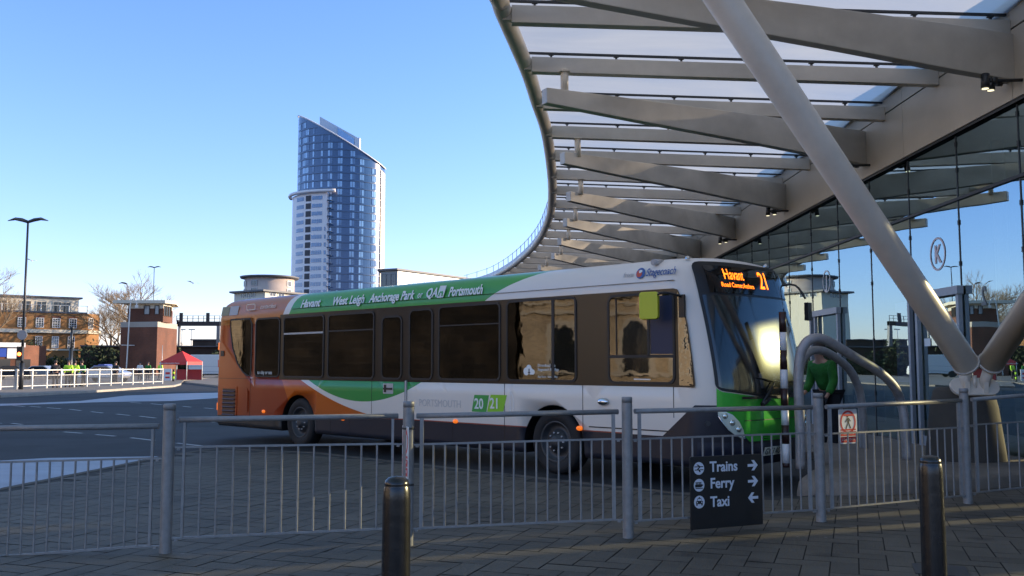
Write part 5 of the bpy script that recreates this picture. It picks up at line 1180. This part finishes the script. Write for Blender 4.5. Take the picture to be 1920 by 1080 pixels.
# low shopfront
sh=thing('low_shopfront','low white-topped shopfront with a blue sign at the left edge','building',(0,0,0))
sA_=Vector((Xof(-140,118),118)); sB_=Vector((Xof(44,126),126)); dn=Vector((0,6)); PP=[tuple(sA_),tuple(sB_),tuple(sB_+dn),tuple(sA_+dn)]
wallprism(PP,0,4.3,M['redbrick'],'wall',sh); edgebox(sh,PP[0],PP[1],4.0,4.6,.5,M['white'],'canopy_edge'); edgebox(sh,PP[0],PP[1],2.7,3.9,.12,M['blue_sign'],'shop_sign',0,(sB_-sA_).length-2.2); edgebox(sh,PP[0],PP[1],2.5,3.9,.12,M['white'],'poster_panel',(sB_-sA_).length-2.1,(sB_-sA_).length-.3)
for u in (2,5,8,10.5): edgebox(sh,PP[0],PP[1],.3,2.4,.04,M['pane_dark'],'shop_window',u,u+1.8)
# signal box
sb=thing('brick_signal_box','two-tier red brick signal box with overhanging flat roof','building',(0,0,0))
YS=135; C0=Vector((Xof(224,YS+1.5),YS+1.5)); C1=Vector((Xof(293,YS),YS)); C2=Vector((Xof(330,YS+9),YS+9)); C3=C0+(C2-C1)
lowp=[tuple(C0),tuple(C1),tuple(C2),tuple(C3)]; zs1=atY(290,613,YS).z; zs2=atY(290,603,YS).z
wallprism(lowp,0,zs1,M['redbrick'],'lower_wall',sb); 
wallprism([tuple(Vector(p)+(Vector(p)-(C0+C2)/2)*.01) for p in lowp],zs1,zs2,mat('band_stone',(.36,.32,.27),.8,noise=.1),'stone_band',sb)
D0=Vector((Xof(236,YS+2),YS+2)); D1=Vector((Xof(303,YS+1.5),YS+1.5)); D2=Vector((Xof(316,YS+4),YS+4)); D3=Vector((Xof(321,YS+9),YS+9)); D4=D0+Vector((.5,7))
upp=[tuple(p) for p in (D0,D1,D2,D3,D4)]; zu0,zu1,zu2=zs2,atY(290,577,YS).z,atY(290,568,YS).z
wallprism(upp,zu0,zu1,M['redbrick'],'upper_wall',sb); wallprism(upp,zu1,zu2,M['cream'],'eaves_band',sb)
cc=sum((Vector(p) for p in upp),Vector((0,0)))/5
wallprism([tuple(cc+(Vector(p)-cc)*k_) for p,k_ in zip(upp,(1.5,1.25,1.45,1.4,1.3))],zu2,zu2+.45,M['cream'],'flat_roof',sb)
lw=(D1-D0).length
for u0,w_ in ((lw*.46,.9),(lw*.76,.7)): win(sb,upp[0],upp[1],u0,zu0+1.1,w_,1.35,M['pane_light'],M['darkbrick'],bars=(1,1))
for k in range(3): win(sb,upp[1],upp[2],.15+k*(D2-D1).length/3,zu0+.9,(D2-D1).length/3-.15,1.5,M['pane_dark'],M['darkbrick'],bars=(1,1))
win(sb,upp[2],upp[3],.3,zu0+.9,1.6,1.5,M['pane_dark'],M['darkbrick'],bars=(2,1))
m=MB(); q=C1.lerp(C2,.3); m.tube([(q.x,q.y-.3,0),(q.x,q.y-.3,4.5)],.08,8); m.build('drainpipe',M['frame_grey'],sb)
# dark retaining walls and planting behind the road
wl_=thing('railway_wall','long dark brick railway wall behind the people and gazebo','wall',(0,0,0)); Wa=Vector((Xof(150,150),150)); Wb=Vector((Xof(620,160),160))
wallprism([tuple(Wa),tuple(Wb),tuple(Wb+Vector((0,.5))),tuple(Wa+Vector((0,.5)))],0,4.6,M['darkbrick'],'wall_face',wl_); edgebox(wl_,tuple(Wa),tuple(Wb),4.6,4.8,.6,M['slate'],'coping')
# gantry
gn=thing('signal_gantry','dark railway signal gantry with handrail above the wall','gantry',(0,0,0)); YG=170
xa,xb=Xof(331,YG),Xof(412,YG); g=lambda y:atY(370,y,YG).z
m=MB(); m.box(xa,xb,YG-.6,YG+.6,g(611),g(603)); m.box(xa,xa+.3,YG-.6,YG+.6,g(612),g(600)); m.build('beam',M['dark_metal'],gn)
m=MB(); nn_=9
for i in range(nn_): x=lerp(xa,xb,i/(nn_-1)); m.box(x-.05,x+.05,YG-.65,YG-.55,g(603),g(592))
m.box(xa,xb,YG-.65,YG-.58,g(592.6),g(592)); m.box(xa,xb,YG-.65,YG-.58,g(598),g(597.4)); m.build('handrail',M['dark_metal'],gn)
for px in (340,390): x=Xof(px,YG); m=MB(); m.box(x-.3,x+.3,YG-.9,YG-.65,g(603),g(587)); m.build('signal_head',M['dark_metal'],gn)
m=MB(); m.box(xb-.6,xb,YG-.5,YG+.5,0,g(603)); m.box(xa+.2,xa+.5,YG-.3,YG+.3,0,g(610)); m.build('leg',M['galv'],gn)
# dark low block behind the gantry
kb=thing('dark_shed','low dark shed roof beyond the railway wall under the gantry','building',(0,0,0)); 
pa=Vector((Xof(360,190),190)); pb=Vector((Xof(470,190),190)); wallprism([tuple(pa),tuple(pb),tuple(pb+Vector((0,10))),tuple(pa+Vector((0,10)))],0,atY(370,638,190).z,M['darkbrick'],'wall',kb); wallprism([(pa.x-.4,pa.y-.4),(pb.x,pb.y-.4),(pb.x,pb.y+10),(pa.x-.4,pa.y+10)],atY(370,638,190).z,atY(370,636,190).z,M['slate'],'roof',kb)
# residential tower
tw=thing('glass_tower','tall blue glass apartment tower with slanting top and white lower wing','tower',(0,0,0)); YT=400.0; ks=YT/(FPX/CP)
cxT=Xof(635,YT); aT=82*ks; bT=15.0; zT=lambda y:atY(635,y,YT).z
zl_,zr_=zT(222),zT(317); FL=3.27
def ell(th,a=aT,b_=bT): return (cxT+a*math.cos(th),YT-b_*math.sin(th))
def topz(x): return lerp(zl_,zr_,(x-(cxT-aT))/(2*aT))
nT=56; ths=[math.pi*(1-k/nT)*1.0 for k in range(nT+1)]+[-math.pi*k/24 for k in range(1,24)]
m=MB(); n=len(ths); base=[(*ell(t),0) for t in ths]; top=[(ell(t)[0],ell(t)[1],topz(ell(t)[0])) for t in ths]
m.add(base+top,[(i,(i+1)%n,n+(i+1)%n,n+i) for i in range(n)]+[tuple(range(n,2*n))]); m.build('glass_skin',M['tower_dark'],tw)
cols=[1 if c in '1' else 0 for c in '11111011110011110010001001100110001100110000111100110001111001']
m=MB(); m2=MB(); rw=random.Random(3); ln_=MB()
for k in range(nT):
    t0,t1=ths[k],ths[k+1]
    if t0>R(172) or t1<R(4): pass
    x0,y0=ell(t0,aT+.15,bT+.15);x1,y1=ell(t1,aT+.15,bT+.15)
    fl=0
    while True:
        z=4+fl*FL
        if z+2.3>topz(max(x0,x1))-1.2: break
        on=cols[k%len(cols)]; 
        if on:
            dx,dy=(x1-x0)*.08,(y1-y0)*.08; tgt=m if rw.random()<.62 else m2
            tgt.add([(x0+dx,y0+dy,z),(x1-dx,y1-dy,z),(x1-dx,y1-dy,z+2.35),(x0+dx,y0+dy,z+2.35)],[(0,1,2,3)])
        fl+=1
w1=m.build('window',M['tower_win'],tw); w1['kind']='stuff'; w2=m2.build('window',M['tower_win2'],tw); w2['kind']='stuff'
m=MB()
for k in range(nT):
    x0,y0=ell(ths[k],aT+.2,bT+.2);x1,y1=ell(ths[k+1],aT+.2,bT+.2)
    for fl in range(0,33):
        z=3.2+fl*FL
        if z>min(topz(x0),topz(x1))-1: break
        m.add([(x0,y0,z),(x1,y1,z),(x1,y1,z+.22),(x0,y0,z+.22)],[(0,1,2,3)])
m.build('floor_band',M['tower_line'],tw)
# sunlit right edge of the tower, painted as a bright warm strip
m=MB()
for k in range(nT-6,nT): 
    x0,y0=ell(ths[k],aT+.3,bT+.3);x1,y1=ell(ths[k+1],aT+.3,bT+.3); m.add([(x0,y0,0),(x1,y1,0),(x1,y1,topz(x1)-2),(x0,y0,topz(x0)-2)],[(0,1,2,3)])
m.build('sunlit_edge_strip',M['tower_sunlit'],tw)
m=MB(); pts=[]
for t in ths[:nT+1]: x,y=ell(t,aT+.4,bT+.4); pts.append((x,y,topz(x)+.2))
m.tube(pts,.3,6); m.build('roof_rim',M['tower_white'],tw)
# rear fin
m=MB(); fa,fb=Xof(592,YT+10),Xof(664,YT+10); fz=lambda y:atY(635,y,YT+10).z
m.prism([(fa,60),(fb,60),(fb,fz(258)),(fa,fz(219))],T3((0,YT+12,0),(1,0,0),(0,0,1)),2.5); m.build('roof_fin',M['tower_fin'],tw)
m=MB(); xm=Xof(627,YT+10); m.prism([(xm,70),(fb-1.2,70),(fb-1.2,fz(261)),(xm,fz(240.5))],T3((0,YT+9.4,0),(1,0,0),(0,0,1)),.3); m.build('fin_glazing',M['tower_win'],tw)
m=MB(); m.box(fb-1.0,fb+1.2,YT+9,YT+12.2,60,fz(259)); m.build('fin_pillar',M['tower_white'],tw)
# white wing
aW,bW=aT+2.0,bT+2.2; zw=zT(374)
def thx(px): return math.acos(max(-1,min(1,(Xof(px,YT-12)-cxT)/aW)))
tw0,tw1=math.pi,thx(612)
m=MB(); nW=26; tl_=[lerp(tw0,tw1,k/nW) for k in range(nW+1)]
inn=[ell(t,aT-1,bT-1) for t in tl_][::-1]; out_=[ell(t,aW,bW) for t in tl_]; lw_=len(out_)
# slanted right end: bottom wider
bot=[ell(lerp(tw0,thx(619),k/nW),aW,bW) for k in range(nW+1)]
vs=[(x,y,0) for x,y in bot]+[(x,y,0) for x,y in inn]+[(x,y,zw) for x,y in out_]+[(x,y,zw) for x,y in inn]; n=2*lw_
m.add(vs,[(i,(i+1)%n,n+(i+1)%n,n+i) for i in range(n)]+[tuple(range(n,2*n))]); wg=m.build('white_wing',M['tower_white'],tw)
m=MB(); m.tube([(*ell(lerp(math.pi*1.02,thx(629),k/20),aW+1.2,bW+1.2),zw+.5) for k in range(21)],.75,6); m.build('wing_cornice',M['tower_white'],tw)
mw=MB(); mbal=MB()
for fl in range(24):
    z=zw-3.4-fl*FL
    if z<2: break
    f_=(zw-z)/zw
    for (p0_,p1_,tg_,n_) in ((549,566,mw,6),(583,604,mw,6),(570,581,mbal,3)):
        sh_=-3*f_
        for i in range(n_):
            pa_,pb_=lerp(p0_,p1_,i/n_)+sh_*.3,lerp(p0_,p1_,(i+.88 if tg_ is mw else i+1)/n_)+sh_*.3
            x0,y0=ell(thx(pa_),aW+.12,bW+.12);x1,y1=ell(thx(pb_),aW+.12,bW+.12); hh=1.6 if tg_ is mw else 2.4; zo=.4 if tg_ is mw else 0
            tg_.add([(x0,y0,z+zo),(x1,y1,z+zo),(x1,y1,z+zo+hh),(x0,y0,z+zo+hh)],[(0,1,2,3)])
    if fl>3:
        x0,y0=ell(thx(608),aW+.12,bW+.12);x1,y1=ell(thx(610+min(4,(fl-3)*.5)),aW+.12,bW+.12); mw.add([(x0,y0,z+.3),(x1,y1,z+.3),(x1,y1,z+2),(x0,y0,z+2)],[(0,1,2,3)])
q_=mw.build('wing_window',M['tower_win2'],wg); q_['kind']='stuff'; mbal.build('balcony_recess',mat('recess',(.05,.05,.06),.7),wg)['kind']='stuff'
m=MB()
for fl in range(24):
    z=zw-3.4-fl*FL
    if z<2: break
    P_=[(*ell(thx(p),aW-.3,bW-.3),z) for p in (613.5,618,622)]
    for a,c in zip(P_,P_[1:]): m.beam(a,c,1.6,.3)
m.build('side_balcony',M['tower_line'],tw)
# round building and its terrace block
rb=thing('round_building','round low apartment block with a disc-shaped roof left of the tower','building',(0,0,0)); YR=250
cR=Vector((Xof(490,YR),YR)); rR=(537-443)/2*YR/(FPX/CP); zR=lambda y:atY(490,y,YR).z
m=MB(); m.lathe([(rR,0),(rR,zR(519)),(0,zR(519))],Matrix.Translation((cR.x,cR.y+rR,0)),56); m.build('drum_wall',mat('timber_clad',(.52,.42,.36),.7,noise=.1,nscale=.8),rb)
m=MB(); m.lathe([(0,zR(519)),(rR+1.1,zR(519)),(rR+1.3,zR(515.5)),(0,zR(512))],Matrix.Translation((cR.x,cR.y+rR,0)),56); m.build('disc_roof',M['slate'],rb)
for a_,wd in ((-150,2.2),(-112,2.0),(-70,0),(-25,1.6)):
    if wd:
        for zz_ in (zR(535),zR(550)):
            q=Vector((cR.x+(rR+.02)*math.cos(R(a_)),cR.y+rR+(rR+.02)*math.sin(R(a_)))); tv=Vector((-math.sin(R(a_)),math.cos(R(a_)))); win(rb,tuple(q-tv*wd/2),tuple(q+tv*wd/2),0,zz_,wd,1.5,M['pane_dark'],M['frame_grey'],bars=(3,1),fr_=.1)
tb=thing('terrace_block','pale stepped apartment block in front of the round building','building',(0,0,0)); YB=235
A_=Vector((Xof(436,YB),YB)); B_=Vector((Xof(494,YB-6),YB-6)); C_=Vector((Xof(590,YB+10),YB+10)); pl=[tuple(A_),tuple(B_),tuple(C_),tuple(A_+Vector((0,14)))]
zB=lambda y:atY(490,y,YB).z
wallprism(pl,0,zB(550),M['cream'],'wall',tb); wallprism([(A_.x-1,A_.y-1),(B_.x,B_.y-1.6),(C_.x+1,C_.y-1),(A_.x,A_.y+14)],zB(550),zB(547),M['slate'],'roof',tb)
for k in range(4): win(tb,pl[0],pl[1],2.6+k*1.4,zB(559),.9,1.0,M['pane_dark'],M['frame_grey'],bars=(1,1))
for k in range(2): win(tb,pl[1],pl[2],1.5+k*3,zB(558),2.2,1.0,M['pane_dark'],M['frame_grey'],bars=(2,1))
# long curved roof building right of the tower
lb=thing('long_glazed_block','long low glazed apartment block with curved roof right of the tower','building',(0,0,0)); YL=300
pA=Vector((Xof(712,YL+3),YL+3)); pB=Vector((Xof(744,YL),YL)); pC=Vector((Xof(925,YL+45),YL+45)); zz0=atY(744,507,YL).z
wallprism([tuple(pA),tuple(pB),tuple(pC),tuple(pC+Vector((0,14))),tuple(pA+Vector((0,14)))],0,zz0,mat('glazed_wall',(.17,.21,.23),.35,noise=.2,nscale=.1),'wall',lb)
wallprism([tuple(pA+Vector((-1,-1))),tuple(pB+Vector((0,-1.4))),tuple(pC+Vector((0,-1))),tuple(pC+Vector((0,15))),tuple(pA+Vector((-1,15)))],zz0,zz0+.6,M['slate'],'roof',lb)
for k in range(3): win(lb,tuple(pA),tuple(pB),.5+k*1.9,zz0-6,1.6,5,M['pane_dark'],M['dark_metal'],bars=(2,2))
for k in range(11): win(lb,tuple(pB),tuple(pC),.6+k*4.6,zz0-4.2,4.2,3.4,M['tower_win'],M['frame_grey'],bars=(4,1),fr_=.1)
# sunlit stone station building, out of frame to the left, seen in the bus windows
st=thing('stone_station_building','long sunlit stone building with arched windows mirrored in the bus windows','building',(0,0,0))
XS=-42; wallprism([(XS,-30),(XS,12.5),(XS-12,12.5),(XS-12,-30)],0,15,M['stone'],'wall',st)
for z0,z1,ou in ((4.65,4.85,.3),(5.25,5.4,.2),(5.7,6.0,.55),(1.0,1.2,.15),(9.6,10.1,.6),(14.4,15.3,.9)): edgebox(st,(XS,-30),(XS,12.5),z0,z1,ou,M['cream'],'cornice')
for k in range(10):
    edgebox(st,(XS,-30),(XS,12.5),1.2,4.65,.28,M['cream'],'pilaster',30-28.7+k*4.3-2.35,30-28.7+k*4.3-1.95)
    y=-28.7+k*4.3
    for zb2,h2 in ((.9,3.2),(6.4,2.5),(10.8,2.3)):
        T=T3((XS,y,zb2),(0,1,0),(0,0,1)); arc=[(.8*math.cos(a),h2-.8+.8*math.sin(a)) for a in [math.pi*q/10 for q in range(11)]]
        m=MB(); m.prism([(.8,0)]+arc+[(-.8,0)],T,.03); wo_=m.build('arched_window',M['pane_dark'],st)
        m=MB(); m.ring([(1.15,0)]+[(x*1.42,h2-.8+(z-h2+.8)*1.42) for x,z in arc]+[(-1.15,0)],[(.8,0)]+arc+[(-.8,0)],T,.18); m.box
        m.build('arch_surround',M['cream'],wo_)
dt=thing('dark_mirror_block','unseen dark brick block added beyond the stone building to darken the rear bus windows','building',(0,0,0))  # added out of view so the rear bus windows mirror something dark
wallprism([(-43,12.8),(-43,29.4),(-55,29.4),(-55,12.8)],0,13,M['blackbrick'],'wall',dt); wallprism([(-43,29.6),(-43,38),(-55,38),(-55,29.6)],0,10,M['stone'],'pale_mirror_wall',dt); edgebox(dt,(-43,12.8),(-43,29.4),12.2,12.8,.3,M['slate'],'cornice')  # pale wall added to give the rear quarter window a golden reflection
for k in range(6):
    pass
# ---------------------------------------------------------------- bare trees
def tree(px,Y,hgt,label,seed,spread=.55,n0=5,depth=6):
    rt=random.Random(seed); o=thing('bare_tree',label,'tree',(Xof(px,Y),Y,0),0,'leafless winter trees beyond the road'); tr=MB(); cr=MB()
    def grow(p,d,l,r,k):
        e=p+d*l; mid=p+d*l*.5+Vector((rt.uniform(-1,1),rt.uniform(-1,1),0))*l*.05
        tgt=tr if k<2 else cr; tgt.tube([p,mid,e],[r,r*.85,r*.68],6 if k<2 else 3,cap=False)
        if k>=depth: return
        nb_=rt.choice((3,3,4)) if k<depth-1 else 4
        for i in range(nb_):
            ax=Vector((rt.uniform(-1,1),rt.uniform(-1,1),rt.uniform(-.2,.5))).normalized(); nd=(d*(1-spread*.45)+ax*spread+Vector((0,0,.12))).normalized()
            st_=p.lerp(e,rt.uniform(.55,1)) if i else e
            grow(st_,nd,l*rt.uniform(.62,.82),r*.58,k+1)
    grow(Vector((0,0,0)),Vector((rt.uniform(-.05,.05),0,1)),hgt*.27,hgt*.018,0)
    tr.build('trunk',M['bark'],o); cr.build('crown',M['twig'],o); return o
tree(-30,118,16,'leafless tree overlapping the left edge above the hotel roof',1)
tree(-60,120,18,'leafless tree mostly outside the left edge of the view',8)
tree(176,170,14,'small leafless tree just right of the brick hotel',2,.6)
tree(207,160,15,'dense bare tree between the hotel and the signal box',3,.62)
tree(262,158,21,'tallest bare tree rising behind the signal box roof',4,.6)
tree(236,150,16,'bare tree partly hidden behind the left side of the signal box',5,.65)
tree(345,200,8,'small bare tree beyond the railway wall under the gantry',6,.6)
# planting on the wall
rb_=random.Random(4); m=MB()
for i in range(5200):
    t=rb_.random(); p=Vector((lerp(Wa.x-18,Wb.x,t),lerp(Wa.y-6,Wb.y,t)-rb_.uniform(0,4),0)); hz_=2.2+1.5*math.sin(t*37)+.8*math.sin(t*91); z=rb_.uniform(.2,max(1.0,hz_+1.5)); s_=rb_.uniform(.15,.35)
    a=Vector((rb_.uniform(-1,1),rb_.uniform(-1,1),rb_.uniform(-1,1))).normalized()*s_; b_=Vector((rb_.uniform(-1,1),rb_.uniform(-1,1),rb_.uniform(-1,1))).normalized()*s_
    p.z=z; m.add([p-a,p+b_,p+a,p-b_],[(0,1,2,3)])
hg=m.build('hedge',M['hedge']); tag(hg,'ragged dark green hedge running along the foot of the railway wall','hedge')
# thin masts beyond
for px,y0,lab in ((340,640,'thin lighting mast with crossbar left of centre under the gantry'),(358,640,'thin lighting mast nearer the bus under the gantry')):
    YM=260; x=Xof(px,YM); o=thing('lighting_mast',lab,'mast',(x,YM,0)); m=MB(); zt=atY(px,618,YM).z; m.tube([(0,0,0),(0,0,zt)],.14,6); m.build('pole',M['galv_white'],o); m=MB(); m.box(-.9,.9,-.1,.1,zt-.1,zt+.15); m.build('crossbar',M['galv'],o)
# gulls
for px,py,rzz,lab in ((60,489,0,'pale gull in flight high above the hotel'),(362,531,40,'grey gull in flight above the gantry')):
    p=atY(px,py,90); m=MB(); m.tube([(0,-.2,0),(0,0,0),(0,.22,0)],[.02,.07,.01],8); m.add([(0,-.08,.02),(0,.1,.02),(.35,.04,.14),(.7,-.05,.05),(.35,-.1,.13)],[(0,1,2,3,4)]); m.add([(0,-.08,.02),(0,.1,.02),(-.35,.04,.14),(-.7,-.05,.05),(-.35,-.1,.13)],[(0,1,2,3,4)])
    o=m.build('gull',M['bird']); o.location=p; o.rotation_euler=(0,.2,R(rzz)); tag(o,lab,'bird')
